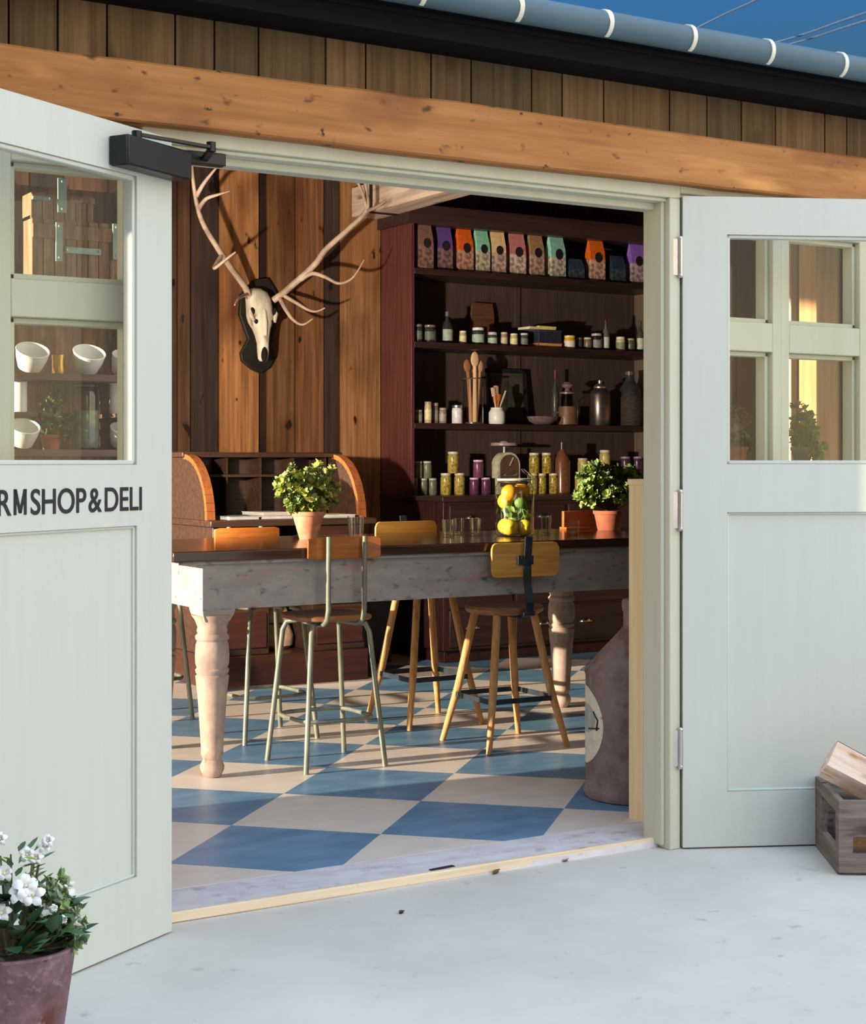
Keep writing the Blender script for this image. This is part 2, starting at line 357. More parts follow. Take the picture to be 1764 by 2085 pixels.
# front wall above the opening: boards, lintel beam, fascia, gutter
edges = [-2.1, -1.9, -1.72, -1.55, -1.4, -1.22, -1.05, -.9, -.72, -.58, -.426, -.295, -.159, .037, .154, .289, .503, .636, .861, 1.005, 1.23, 1.348, 1.513, 1.786, 1.948, 2.101, 2.258, 2.492, 2.60, 2.78, 2.95, 3.1, 3.3, 3.46, 3.6, 3.8, 4.0, 4.2, 4.4, 4.6, 4.8, 5, 5.2, 5.4, 5.6, 5.8, 6, 6.2, 6.4, 6.6, 6.8]
tones = [(112, 92, 66), (124, 100, 70), (104, 88, 64), (132, 106, 76), (116, 94, 70)]
g = MB()
for i in range(len(edges) - 1):
    g.box(edges[i] + .003, edges[i + 1] - .003, -.05, -.02, 2.15, 2.60, lin(tones[(i * 3) % 5]))
g.box(-2.1, 6.9, -.024, .03, 2.15, 2.60, lin((40, 32, 26)))
struct('wall_front', g, M['boards'])
g = MB(); bt = [(-2.1 + i * .15) for i in range(61)]
n = len(bt); vs = []; fs = []
random.seed(3)
for i, xq in enumerate(bt):
    zt = 2.352 + .004 * math.sin(xq * 2.1) + random.uniform(-.003, .003) + .008 * max(0, xq) / 2.6; zb = 2.186 + random.uniform(-.002, .002) + .004 * max(0, xq - 1)
    vs += [(xq, -.14, zb + .006), (xq, -.134, zb), (xq, .03, zb), (xq, .03, zt), (xq, -.13, zt), (xq, -.14, zt - .008)]
for i in range(n - 1):
    for k in range(6): fs.append((i * 6 + k, i * 6 + (k + 1) % 6, (i + 1) * 6 + (k + 1) % 6, (i + 1) * 6 + k))
fs += [tuple(range(6)), tuple(range((n - 1) * 6, n * 6))]
g.add(vs, fs); struct('lintel', g, M['beam'], smooth=30)
g = MB(); g.box(-2.2, 7, -.205, -.05, 2.515, 2.63); g.box(-2.2, 7, -.215, -.20, 2.57, 2.585); struct('trim_2', g, M['black'])
gut = thing('gutter', 'blue-grey round gutter pipe with pale straps along the eaves', 'gutter', (0, -.262, 2.624))
g = MB(); g.tube([(-2.25, 0, 0), (7, 0, 0)], .041, 28); g.build('trough', M['gutter'], gut)
for k in range(-6, 19):
    xs = .693 + .33 * k
    if xs < -2 or xs > 6.8: continue
    q = [(xs, .0425 * math.cos(a), .0425 * math.sin(a)) for a in [math.radians(62 + 190 * j / 14) for j in range(15)]]
    g = MB()
    for a_, b_ in zip(q[:-1], q[1:]):
        d_ = (Vector(b_) - Vector(a_)); g.beam(Vector(a_) - d_ * .05, Vector(b_) + d_ * .05, .015, .005, up=(0, a_[1], a_[2]))
    g.build('strap', M['strap'], gut)

# door frame: head, jambs
g = MB()
g.box(1.80, 2.75, -.09, .04, 2.168, 2.20); g.box(-.075, 1.80, -.09, .04, 2.15, 2.20); g.box(-.03, 1.756, -.075, .04, 2.138, 2.151); g.box(-.03, 1.75, -.03, .03, 2.116, 2.14)
struct('trim_3', g, M['paint_frame'], bev=.004)
g = MB(); g.box(1.752, 1.798, -.092, .03, 0.0, 2.15); g.box(1.738, 1.753, -.066, .03, 0.012, 2.15); g.box(1.79, 1.87, -.07, .04, 0.0, 2.2); struct('trim_4', g, M['paint_frame'], bev=.004)
g = MB(); g.box(-.08, -.004, -.07, .04, 0.0, 2.2); struct('trim_5', g, M['paint_frame'], bev=.004)

# fixed windows beside the doors
def window(n, x0, x1, lo=1.02, rail=(1.66, 1.76), e_=.085):
    w = thing('window_%d' % n, None, None, (0, 0, 0), kind='structure')
    g = MB(); z1 = 2.16
    for a, c in ((x0 - e_, x0), (x1, x1 + e_)): g.box(a, c, -.05, .03, lo - .06, 2.2)
    g.box(x0, x1, -.05, .03, z1 - .09, 2.2); g.box(x0, x1, -.05, .03, lo - .06, lo); g.box(x0, x1, -.05, .03, *rail)
    for a, c, d, f_ in ((x0, x1, lo, rail[0]), (x0, x1, rail[1], z1 - .09)):   # inner beads
        g.box(a, a + .016, -.028, .02, d, f_); g.box(c - .016, c, -.028, .02, d, f_); g.box(a, c, -.028, .02, d, d + .016); g.box(a, c, -.028, .02, f_ - .016, f_)
    g.build('frame', M['paint_frame'], w, bev=.003)
    g = MB(); g.box(x0, x1, .0, .004, lo, rail[0]); g.build('pane', M['glass'], w)
    g = MB(); g.box(x0, x1, .0, .004, rail[1], z1 - .09); g.build('pane', M['glass'], w)
window(1, -.42, -.09); window(2, -.93, -.60); window(3, 1.91, 2.245, e_=.04); window(4, 2.323, 2.665, e_=.04); window(5, 2.745, 3.08, e_=.04); window(6, 3.16, 3.50, e_=.04); window(7, -1.45, -1.1)
g = MB()
for a, c in ((-2.1, -.075), (1.87, 6.9)):
    g.box(a, c, -.055, .03, 0, .965)
    xq = a + .1
    while xq + .3 < c: g.box(xq, xq + .3, -.062, -.05, .12, .86); xq += .42
g.box(3.65, 6.9, -.05, .03, .96, 2.2); g.box(-2.1, -1.54, -.05, .03, .96, 2.2)
struct('baseboard_front', g, M['paint_frame'], bev=.004)

# ------------------------------------------------------------------ the two open door leaves
def door(n, loc, ang, sg, label):
    d = thing('door_%d' % n, None, None, loc, ang, kind='structure')
    T, Wd, H = .045, .90, 2.157
    def bx(g, x0, x1, k0, k1, z0, z1):                    # k = height above the visible face
        ya, yb = sorted((sg * k0, sg * k1)); g.box(x0, x1, ya, yb, z0, z1)
    g = MB(); s0, s1 = .150, .750
    bx(g, 0, s0, -T, 0, .006, H); bx(g, s1, Wd, -T, 0, .006, H); bx(g, s0, s1, -T, 0, 2.032, H); bx(g, s0, s1, -T, 0, 1.112, 1.272); bx(g, s0, s1, -T, 0, .006, .187)
    g.build('frame', M['paint'], d)
    g = MB(); bx(g, s0 - .005, s1 + .005, -T + .012, -.013, .18, 1.118); g.build('panel', M['paint'], d)
    g = MB()                                              # beads round glass and panel
    for z0, z1, k in ((1.272, 2.032, .012), (.187, 1.112, .008)):
        bx(g, s0, s0 + k, -T + .008, -.006, z0, z1); bx(g, s1 - k, s1, -T + .008, -.006, z0, z1)
        bx(g, s0, s1, -T + .008, -.006, z0, z0 + k); bx(g, s0, s1, -T + .008, -.006, z1 - k, z1)
    g.build('bead', M['paint'], d, bev=.003)
    g = MB(); bx(g, s0, s1, -.024, -.020, 1.272, 2.032); g.build('glass_pane', M['glass'], d)
    hy_ = .004 if n == 2 else -T - .004
    for z in (.335, 1.12, 1.955):
        h = MB(); h.tube([(-.009, sg * hy_, z - .06), (-.009, sg * hy_, z + .06)], .008, 10)
        for q in (-.061, .061): h.ell((-.009, sg * hy_, z + q), .009, 10, 6)
        for q in (-.03, 0, .03): h.lathe([(.0088, q - .002), (.0088, q + .002)], (-.009, sg * hy_, z), 10)
        ho = h.build('hinge', M['steel'], d)
        h = MB(); bx(h, -.036, -.010, -.012 + (0 if n == 2 else -T), .002 + (0 if n == 2 else -T), z - .06, z + .06); ho2 = h.build('hinge_plate', M['steel'], ho)
    return d
aL, aR = math.radians(-148.6), math.radians(-25.0)
dL = door(1, (0, -.117, 0), aL, 1, '')
dR = door(2, (1.798, -.104, 0), aR, -1, '')
# lettering on the left leaf
def letters(txt, right):
    fc = bpy.data.curves.new('lettering', 'FONT'); fc.body = txt; fc.size = .0875; fc.extrude = .0006; fc.offset = .0009
    fc.space_character = .98; fc.space_word = .42; fc.align_x = 'RIGHT'
    o = bpy.data.objects.new('lettering', fc); COL.objects.link(o); o.parent = dL; o.data.materials.append(M['letter'])
    o.rotation_euler = (PI / 2, 0, PI); o.location = (right, .0012, 1.153); o.scale = (.945, 1.0, 1.0); o['label'] = 'black capital lettering'
letters('SHOP & DELI', .126); letters('FAR', .628)
g = MB(); mz0, mz1, ma, mb = 1.153, 1.2145, .618, .574; mc = (ma + mb) / 2; sw = .0088
for poly in ([(ma, mz0), (ma, mz1), (ma - sw, mz1), (ma - sw, mz0)], [(mb + sw, mz0), (mb + sw, mz1), (mb, mz1), (mb, mz0)],
             [(ma, mz1), (mc + sw * .5, mz0 + .004), (mc - sw * .5, mz0 + .004), (ma - sw * 1.1, mz1)], [(mb + sw * 1.1, mz1), (mc + sw * .5, mz0 + .004), (mc - sw * .5, mz0 + .004), (mb, mz1)]):
    g.prism(poly, 'y', .0004, .0018)
g.build('lettering', M['letter'], dL)['label'] = 'black capital lettering'
# door closer near the hinge of the left leaf
cl = thing('door_closer', 'black door closer box on top of the open left door', 'door closer', (0, -.117, 0), aL)
g = MB(); g.box(-.012, .262, .001, .06, 2.040, 2.118); g.build('body', M['closer'], cl, bev=.005)
g = MB(); g.box(.262, .268, .003, .058, 2.042, 2.116); g.build('end_cap', M['closer'], cl, bev=.002)
inv = (Matrix.Translation((0, -.117, 0)) @ Matrix.Rotation(aL, 4, 'Z')).inverted()
p0 = Vector((.19, .03, 2.132)); p1 = inv @ at(430, 300, -.16); p2 = inv @ at(412, 330, -.06)
g = MB(); g.beam(p0, p1, .016, .008); g.lathe([(.013, -.016), (.013, .008)], p0, 14); g.build('arm', M['closer'], cl)
g = MB(); g.lathe([(.013, -.012), (.013, .014)], p1, 14); g.beam(p1 - Vector((0, 0, .008)), p2, .018, .012)
g.build('link', M['closer'], cl)
g = MB(); pb = inv @ Vector((at(412, 330, -.06).x, -.066, 2.125)); g.M = Matrix.Translation(pb) @ Matrix.Rotation(-aL, 4, 'Z'); g.box(-.055, .06, -.022, .012, -.022, .012); g.build('bracket', M['closer'], cl, bev=.003)

# tie beam inside
g = MB(); pa, pb = Vector((3.42, 5.05, at(748, 441, 5.05).z)), Vector((3.42, 3.2, 0))
g.box(3.33, 3.53, 1.2, 5.09, 2.885, 3.08); tb = struct('beam', g, M['tie'], bev=.008)
g = MB(); g.box(3.322, 3.538, 4.80, 4.83, 2.877, 3.09); g.build('iron_strap', M['mount'], tb)

# ------------------------------------------------------------------ shelf cabinet on the back wall
X0, X1, YU, YB = 3.55, 5.65, 4.684, 4.29
cab = thing('shelf_dresser', 'tall dark mahogany dresser with open shelves above drawers', 'dresser', (X0, YU, .02))
def loc(g, o): g.M = Matrix.Translation(-Vector(o.location)); return g
g = loc(MB(), cab); g.box(X0, X0 + .025, YU, 5.08, 1.06, 2.9); g.build('side_panel', M['mahog_red'], cab, bev=.003)
g = loc(MB(), cab); g.box(X1, X1 + .03, YU, 5.08, 1.06, 2.9); g.build('side_panel', M['cabside'], cab, bev=.003)
g = loc(MB(), cab); g.box(X0 + .02, X1, 5.055, 5.08, 1.06, 2.9)
g.box(4.60, 4.64, 5.045, 5.056, 1.06, 2.9); g.build('back_panel', M['cabback'], cab)
g = loc(MB(), cab); g.prism([(YU - .045, 2.93), (YU - .045, 2.90), (YU - .02, 2.87), (YU - .015, 2.83), (YU, 2.815), (5.08, 2.815), (5.08, 2.93)], 'x', X0 - .03, X1 + .06); g.build('cornice', M['mahog_x'], cab)
SH = {1: 2.530, 2: 2.055, 3: 1.530, 4: 1.062}
for k in (1, 2, 3):
    g = loc(MB(), cab); g.box(X0 + .025, X1, YU, 5.056, SH[k] - .038, SH[k]); g.build('shelf', M['mahog_x'], cab, bev=.003)
g = loc(MB(), cab); g.box(X0, X1 + .03, YB, 5.08, .10, 1.03); g.box(X0 + .03, X1, YB + .04, 5.06, .02, .10); g.build('base_carcass', M['mahog'], cab, bev=.004)
g = loc(MB(), cab); g.box(X0 - .02, X1 + .05, YB - .025, 5.08, 1.03, 1.062); g.build('counter_top', M['mahog_x'], cab, bev=.006)
def cup_handle(g, x, y, z):
    vs = []; fs = []; na, nb = 12, 5
    for i in range(na + 1):
        a = PI * i / na
        for j in range(nb + 1):
            e_ = PI / 2 * j / nb
            vs.append((x - .042 * math.cos(a) * math.cos(e_) , y - .024 * math.sin(e_), z - .012 + .026 * math.sin(a) * math.cos(e_) ))
    for i in range(na):
        for j in range(nb): fs.append((i * (nb + 1) + j, (i + 1) * (nb + 1) + j, (i + 1) * (nb + 1) + j + 1, i * (nb + 1) + j + 1))
    g.add(vs, fs); g.box(x - .05, x + .05, y - .004, y, z - .016, z - .008)
for r_, (z0, z1) in enumerate(((.845, 1.005), (.60, .83), (.365, .585), (.12, .35))):
    for c_ in range(3):
        xa = X0 + .05 + c_ * .68 + .0; xb = xa + .64
        if c_ == 0: xa, xb = 3.59, 4.06
        if c_ == 1: xa, xb = 4.09, 4.47
        if c_ == 2: xa, xb = 4.50, 5.62
        dr = loc(MB(), cab); dr.box(xa, xb, YB - .014, YB + .01, z0, z1); do = dr.build('drawer', M['mahog_x'], cab, bev=.004)
        for hx in ({0: (3.755,), 1: (4.30,), 2: (4.634, 5.35)}[c_]):
            h = loc(MB(), cab); cup_handle(h, hx, YB - .0145, (z0 + z1) / 2 + .012); h.build('cup_handle', M['chrome'], do)['label'] = 'polished metal cup handle'

# ---- goods on the shelves
def jarmat(nm, c, rough=.25): return mat(nm, c, tuple(min(255, int(q * 1.18 + 6)) for q in c), (40, 40, 40), rough=rough, spec=.5)
MC = {}
def cm(c, rough=.3):
    k = (c, rough)
    if k not in MC: MC[k] = jarmat('tone_%02x%02x%02x' % c, c, rough)
    return MC[k]
def pos(px, Y): return at(px, 940, Y).x, mpp(px, Y)
def jar(name, label, cat, px, w, top, bot, Y, z, body, lid=None, lab=None, group=None, lidh=.14, taper=1.0):
    x, s = pos(px, Y); r = w * s / 2; h = max(.02, (bot - top) * s)
    o = thing(name, label, cat, (x, Y, z), 0, group)
    hl = h * lidh if lid else 0; hb = h - hl
    g = MB(); g.lathe([(r * .9, 0), (r, h * .04), (r, hb * .82), (r * .97, hb * .9), (r * .86 * taper, hb)], n=20); g.build('body', body, o)
    if lid: g = MB(); g.lathe([(r * .92, hb), (r * .95, hb + .002), (r * .95, h - .002), (r * .9, h)], n=20); g.build('lid', lid, o)
    if lab: g = MB(); g.lathe([(r * 1.012, hb * .18), (r * 1.012, hb * .72)], n=20); g.build('paper_label', lab, o)
    return o
def bottle(label, px, w, top, bot, Y, z, body, cap, lab=None, group=None, name='bottle', shoulder=.52, neck=.3):
    x, s = pos(px, Y); r = w * s / 2; h = (bot - top) * s
    o = thing(name, label, 'bottle', (x, Y, z), 0, group)
    g = MB(); g.lathe([(r * .92, 0), (r, .005), (r, h * shoulder), (r * .85, h * (shoulder + .1)), (r * neck * 1.2, h * (shoulder + .24)), (r * neck, h * .86), (r * neck, h * .88)], n=20); g.build('body', body, o)
    g = MB(); g.lathe([(r * neck * 1.2, h * .86), (r * neck * 1.2, h)], n=16); g.build('cap', cap, o)
    if lab: g = MB(); g.lathe([(r * 1.012, h * .1), (r * 1.012, h * .45)], n=20); g.build('paper_label', lab, o)
    return o
# top shelf: gusseted paper bags
bags = [(863, 34, 447, 540, (118, 84, 72), (150, 112, 100), 'brown paper bag with dark emblem, at the left end of the top shelf'),
        (902, 35, 452, 542, (92, 62, 128), (140, 108, 104), 'dull purple topped bag beside the brown bag on the top shelf'),
        (944, 35, 455, 543, (214, 92, 28), (206, 152, 128), 'orange topped bag between the dull purple bag and a mint bag'),
        (979, 32, 458, 547, (132, 196, 168), (214, 204, 172), 'mint topped bag next to the leftmost orange bag'),
        (1012, 32, 462, 550, (214, 180, 132), (206, 172, 166), 'cream topped bag in the middle of the top shelf'),
        (1051, 35, 465, 552, (182, 112, 110), (226, 196, 182), 'dusty pink bag between the cream and tan bags'),
        (1089, 34, 466, 555, (158, 122, 88), (206, 168, 150), 'tan brown bag between the pink bag and a mint bag'),
        (1131, 38, 469, 558, (140, 200, 178), (222, 214, 190), 'mint topped bag just left of a short navy bag'),
        (1170, 36, 513, 557, (44, 56, 78), (70, 84, 90), 'short navy bag between a mint bag and an orange bag'),
        (1212, 36, 474, 562, (226, 98, 26), (226, 180, 160), 'bright orange topped bag standing between two short navy bags'),
        (1255, 35, 508, 564, (40, 54, 80), (74, 88, 92), 'short navy bag between an orange bag and the bright purple bag'),
        (1295, 35, 482, 567, (138, 96, 190), (206, 178, 190), 'bright purple bag at the right end of the top shelf')]
darkem = mat('dark_emblem', (36, 30, 32), None, rough=.6)
for i, (px, w, tp, bt_, c1, c2, lb) in enumerate(bags):
    Y = 4.735 if i == 0 else 4.77; x, s = pos(px, Y); ww = w * s * .98; h = (bt_ - tp) * s; d_ = .075
    o = thing('paper_bag', lb, 'paper bag', (x, Y, SH[1]), math.radians(random.uniform(-7, 4)), 'paper bags on the top shelf')
    def sec(z, a, b_): return [(-a, -b_, z), (a, -b_, z), (a, b_, z), (-a, b_, z)]
    hh = h
    lv = [(0, ww / 2, d_ / 2), (hh * .5, ww / 2, d_ / 2), (hh * .66, ww / 2 * .99, d_ / 2 * .9), (hh * .93, ww / 2 * .95, .010), (hh, ww / 2 * .95, .007)]
    def loft(g, lv):
        vs = [p for q in lv for p in sec(*q)]; fs = [(3, 2, 1, 0), tuple(range(len(vs) - 4, len(vs)))]
        for k in range(len(lv) - 1):
            for j in range(4): fs.append((k * 4 + j, k * 4 + (j + 1) % 4, k * 4 + 4 + (j + 1) % 4, k * 4 + 4 + j))
        g.add(vs, fs)
    lowm = mat('bag_print_%d' % i, c2, tuple(max(0, int(q * .62)) for q in c2), (34, 34, 34), rough=.5, lo=.42, hi=.6)
    g = MB(); loft(g, lv[:2]); g.build('lower_panel', lowm, o)
    g = MB(); loft(g, lv[1:]); g.build('upper_panel', cm(c1, .5), o)
    if tp < 500:
        g = MB(); R_ = ww * .26; zc = hh * .56; yy = lambda z: -(d_ / 2 + .002) if z < hh * .5 else -(d_ / 2 * (1 - .1 * (z - hh * .5) / (hh * .16)) + .0025)
        pts = [(R_ * math.cos(a), zc + R_ * 1.15 * math.sin(a)) for a in [2 * PI * k / 16 for k in range(16)]]
        vs = [(p[0] + ww * .05, yy(p[1]), p[1]) for p in pts]; vs += [(p[0], p[1] + .002, p[2]) for p in vs]
        g.add(vs, [tuple(range(16))] + [(k, (k + 1) % 16, 16 + (k + 1) % 16, 16 + k) for k in range(16)]); g.build('emblem', darkem, o)
# second shelf
blk, wht, dk = cm((34, 32, 34), .3), cm((222, 216, 206), .4), cm((44, 46, 50), .25)
sage, grn, cream_, amber = cm((150, 164, 150), .5), cm((120, 130, 104), .3), cm((206, 198, 158), .5), cm((216, 160, 40), .25)
J2 = 'jars on the second shelf'
jar('jar', 'dark lidded jar at the far left end of the second shelf', 'jar', 852, 17, 655, 691, 4.735, SH[2], dk, cm((110, 96, 92)), cm((92, 100, 84), .5), J2)
jar('jar', 'wide dark jar beside the leftmost jar on the second shelf', 'jar', 875, 26, 657, 693, 4.75, SH[2], dk, cm((110, 96, 92)), cm((86, 94, 78), .5), J2)
bottle('dark bottle with pale label at the left of the second shelf', 911, 23, 629, 695, 4.80, SH[2], dk, cm((88, 94, 104)), sage)
jar('jar', 'slim pale jar with a flat lid right of the dark bottle', 'jar', 943, 15, 669, 697, 4.79, SH[2], cm((176, 160, 128), .4), cm((214, 204, 184)), cream_, J2, .12)
jar('jar', 'large dark green jar with white lid below the chopping board', 'jar', 974, 25, 663, 699, 4.79, SH[2], cm((40, 54, 50)), wht, cm((150, 172, 156), .5), J2, .16)
jar('jar', 'dark topped jar with mint label right of the large white lidded jar', 'jar', 1003, 20, 673, 701, 4.79, SH[2], cm((60, 66, 62)), cm((190, 182, 176)), cm((158, 178, 158), .5), J2, .2)
jar('jar', 'slim beige jar between the mint label jar and the yellow label jar', 'jar', 1027, 14, 673, 702, 4.79, SH[2], cm((150, 132, 110)), cm((200, 186, 160)), cm((196, 184, 158), .5), J2)
jar('jar', 'slim jar with a yellow green label, left of the dark jar by the books', 'jar', 1047, 16, 675, 702, 4.78, SH[2], cm((176, 170, 116)), cm((222, 206, 166)), cm((214, 206, 156), .5), J2)
jar('jar', 'dark jar with a pale lid touching the stacked books', 'jar', 1067, 19, 673, 702, 4.80, SH[2], cm((70, 76, 70)), cm((196, 204, 196)), cm((110, 116, 110), .5), J2)
jar('jar', 'honey yellow jar beside the stacked books', 'jar', 1160, 24, 677, 705, 4.79, SH[2], amber, cm((230, 200, 130)), wht, J2, .16)
jar('jar', 'small dark jar right of the honey jar', 'jar', 1179, 14, 681, 706, 4.81, SH[2], cm((72, 66, 72)), cm((120, 116, 116)), None, J2)
jar('jar', 'small olive jar with a cream lid, second to the right of the honey jar', 'jar', 1197, 17, 681, 707, 4.80, SH[2], cm((112, 102, 80)), cm((206, 190, 160)), None, J2)
jar('jar', 'black jar with a grey lid left of the red necked bottle', 'jar', 1215, 22, 673, 708, 4.80, SH[2], blk, cm((170, 172, 176)), cm((130, 134, 134), .5), J2)
bottle('slim bottle with red neck and pale label on the second shelf', 1234, 15, 646, 709, 4.80, SH[2], cm((90, 94, 86)), cm((90, 40, 48)), cm((190, 196, 184), .5))
jar('jar', 'pale jar with green band right of the red necked bottle', 'jar', 1264, 19, 683, 713, 4.79, SH[2], cm((196, 190, 164), .5), cm((220, 206, 188)), cm((136, 146, 100), .5), J2)
jar('jar', 'dull green jar left of the bottle at the shelf end', 'jar', 1284, 17, 685, 713, 4.80, SH[2], cm((84, 94, 74)), cm((170, 164, 116)), None, J2)
bottle('slim dark capped bottle at the right end of the second shelf', 1304, 16, 648, 713, 4.80, SH[2], cm((66, 66, 60)), cm((50, 66, 72)), cm((196, 198, 192), .5))
x, s = pos(976, 5.03)
o = thing('chopping_board', 'brown wooden chopping board leaning at the back of the second shelf', 'chopping board', (x, 5.0, SH[2]))
g = MB(); hb = 93 * s; g.M = Matrix.Rotation(math.radians(-5), 4, 'X')
g.prism([(-33 * s, 0), (33 * s, 0), (33 * s, hb * .8), (30 * s, hb), (-16 * s, hb), (-20 * s, hb * .93), (-27 * s, hb * .36)], 'y', -.012, .012); g.build('board', wood('board_wood', (96, 62, 44), (112, 76, 54), 'x', 40, 3), o, bev=.004)
x, s = pos(1114, 4.80)
o = thing('book', 'closed brown bound book lying under the navy box', 'book', (x, 4.82, SH[2])); g = MB(); g.box(-30 * s, 30 * s, -.06, .12, 0, .004); g.box(-30 * s, 30 * s, -.06, .12, .031, .035); g.box(-30 * s, -29 * s, -.06, .12, .003, .032); g.build('cover', cm((176, 112, 62), .5), o)
g = MB(); g.box(-29 * s, 29.5 * s, -.056, .115, .004, .031); g.build('pages', cm((206, 150, 96), .7), o)
o = thing('storage_box', 'navy blue box stacked on the brown book', 'box', (x, 4.82, SH[2] + .035)); g = MB(); g.box(-26 * s, 30 * s, -.05, .11, 0, .075); g.build('body', cm((36, 42, 58), .5), o, bev=.003); g = MB(); g.box(-27 * s, 31 * s, -.052, .112, .075, .092); g.build('lid', cm((46, 50, 66), .5), o, bev=.003)
x, s = pos(1100, 4.80)
o = thing('notepad', 'bright yellow notepad on top of the navy box', 'notepad', (x, 4.82, SH[2] + .127), math.radians(4)); g = MB(); g.box(-34 * s, 34 * s, -.05, .08, 0, .016); g.build('pages', cm((224, 206, 180), .6), o); g = MB(); g.box(-12 * s, 35 * s, -.052, .082, .012, .024); g.build('cover', cm((222, 214, 70), .5), o, bev=.002)
# third shelf
z = SH[3]
small = [(852, 16, 834, (120, 116, 96), 'leftmost small glass jar on the third shelf'), (872, 15, 817, (186, 168, 122), 'taller cream jar among the small jars at the left of the third shelf'),
         (886, 15, 819, (110, 100, 88), 'grey jar behind and right of the taller cream jar'), (902, 15, 829, (132, 116, 108), 'short dull pink jar left of the white shaker')]
for i, (px, w, tp, c, lb) in enumerate(small):
    jar('jar', lb, 'jar', px, w, tp, 861, 4.76 + .04 * (i == 2), z, cm(c), cm((150, 140, 126)), cm(tuple(min(255, q + 30) for q in c), .5), 'small jars on the third shelf')
jar('sugar_shaker', 'white shaker with a metal top on the third shelf', 'shaker', 931, 22, 824, 862, 4.79, z, cm((226, 222, 228), .3), M['steel'], None, None, .16)
# tall glass of wooden spoons
x, s = pos(964, 4.80)
o = thing('tall_glass_vase', 'tall straight glass vase holding wooden spoons on the third shelf', 'vase', (x, 4.80, z)); hv = 92 * s; rv = 21 * s
g = MB(); g.lathe([(rv, 0), (rv, .012)], n=20); g.build('base', cm((70, 58, 54)), o)
g = MB(); g.lathe([(rv, .012), (rv, hv)], n=24); g.build('wall', M['glassware'], o); g = MB(); g.tube([(rv * math.cos(a), rv * math.sin(a), hv) for a in [2 * PI * k / 24 for k in range(24)]], .004, 6, closed=True); g.build('rim', cm((96, 80, 76)), o)
spm = [wood('spoon_wood_%d' % k, c, tuple(min(255, q + 16) for q in c), 'z', 70, 6) for k, c in enumerate([(232, 192, 148), (164, 104, 60), (212, 160, 120)])]
for k, (dx, dy, top, wd, mi, lb) in enumerate([(-.0, -.02, 711, 20, 0, 'pale wooden spoon standing tallest in the glass vase'), (-.042, .0, 727, 17, 1, 'brown wooden spoon leaning left in the glass vase'),
                                 (.045, -.005, 728, 16, 2, 'pinkish wooden spoon leaning right in the glass vase'), (.018, .02, 733, 14, 1, 'brown wooden spoon at the back of the glass vase')]):
    so = thing('wooden_spoon', lb, 'spoon', (x + dx * .6, 4.80 + dy, z + .013), 0, 'wooden spoons in the glass vase')
    ht = (858 - top) * s - .013; rr = wd * s / 2; tx = dx * .75
    g = MB(); g.tube([(-dx * .25, 0, 0), (0, 0, ht * .35), (tx * .55, 0, ht - rr * 2.9)], [.015, .015, .012], 8); g.build('handle', spm[mi], so)
    g = MB(); g.M = Matrix.Translation((tx * .7, 0, ht - rr * 1.55)) @ Matrix.Rotation(tx * 2.0, 4, 'Y'); g.ell((0, 0, 0), (rr, .009, rr * 1.6), 14, 8); g.build('bowl', spm[mi], so)
# crock with utensils
x, s = pos(1012, 4.79)
o = thing('stoneware_crock', 'white stoneware crock holding kitchen utensils on the third shelf', 'crock', (x, 4.79, z)); hc = 34 * s; rc = 17 * s
g = MB(); g.lathe([(rc * .85, 0), (rc, hc * .1), (rc, hc * .7), (rc * .72, hc * .92), (rc * .76, hc), (rc * .62, hc), (rc * .62, hc * .5)], n=24); g.build('body', M['enamel'], o)
for k, (dx, top, wd, c, lb) in enumerate([(-.035, 787, 10, (226, 190, 160), 'pale tipped spatula leaning left in the white crock'), (-.004, 783, 11, (206, 168, 128), 'upright wooden spatula in the white crock'),
                                    (.014, 800, 9, (196, 112, 52), 'orange wooden spoon in the white crock'), (.075, 793, 6, (220, 194, 170), 'thin pale stick leaning far right in the white crock'), (-.018, 803, 10, (190, 106, 48), 'orange brown spatula low in the white crock')]):
    so = thing('utensil', lb, 'utensil', (x, 4.79 + .008 * (k % 2) - .004, z + .03), 0, 'utensils in the white crock')
    ht = (862 - top) * s - .03; rr = wd * s / 2; mt = wood('utensil_wood_%d' % k, c, tuple(min(255, q + 14) for q in c), 'z', 70, 6)
    g = MB(); g.tube([(dx * .12, 0, 0), (dx * .3, 0, hc * .95 - .03), (dx, 0, ht)], [.006, .006, .006], 8); g.build('handle', mt, so)
    if wd > 6:
        a = Vector((dx * .72, 0, ht * .72)); b_ = Vector((dx * 1.03, 0, ht)); g = MB(); g.beam(a, b_, rr * 2, .008, up=(0, 1, 0)); g.build('blade', mt, so, bev=.004)
# framed picture
x, s = pos(1037, 4.98)
o = thing('picture_frame', 'dark framed picture leaning at the back of the third shelf', 'picture', (x, 4.99, z)); wf, hf = 48 * s, 116 * s
R_ = Matrix.Rotation(math.radians(-5), 4, 'X'); g = MB(); g.M = R_
for a in ((-wf, -wf + .03, 0, hf), (wf - .03, wf, 0, hf), (-wf, wf, 0, .03), (-wf, wf, hf - .03, hf)): g.box(a[0], a[1], -.014, .014, a[2], a[3])
g.build('frame', cm((30, 28, 30), .4), o); g = MB(); g.M = R_; g.box(-wf + .02, wf - .02, -.004, .006, .02, hf - .02)
g.build('picture', mat('faded_print', (66, 64, 58), (92, 84, 70), (7, 7, 9), rough=.5, spots=[((56, 66, 54), (12, 12, 14), .52, .68)]), o)
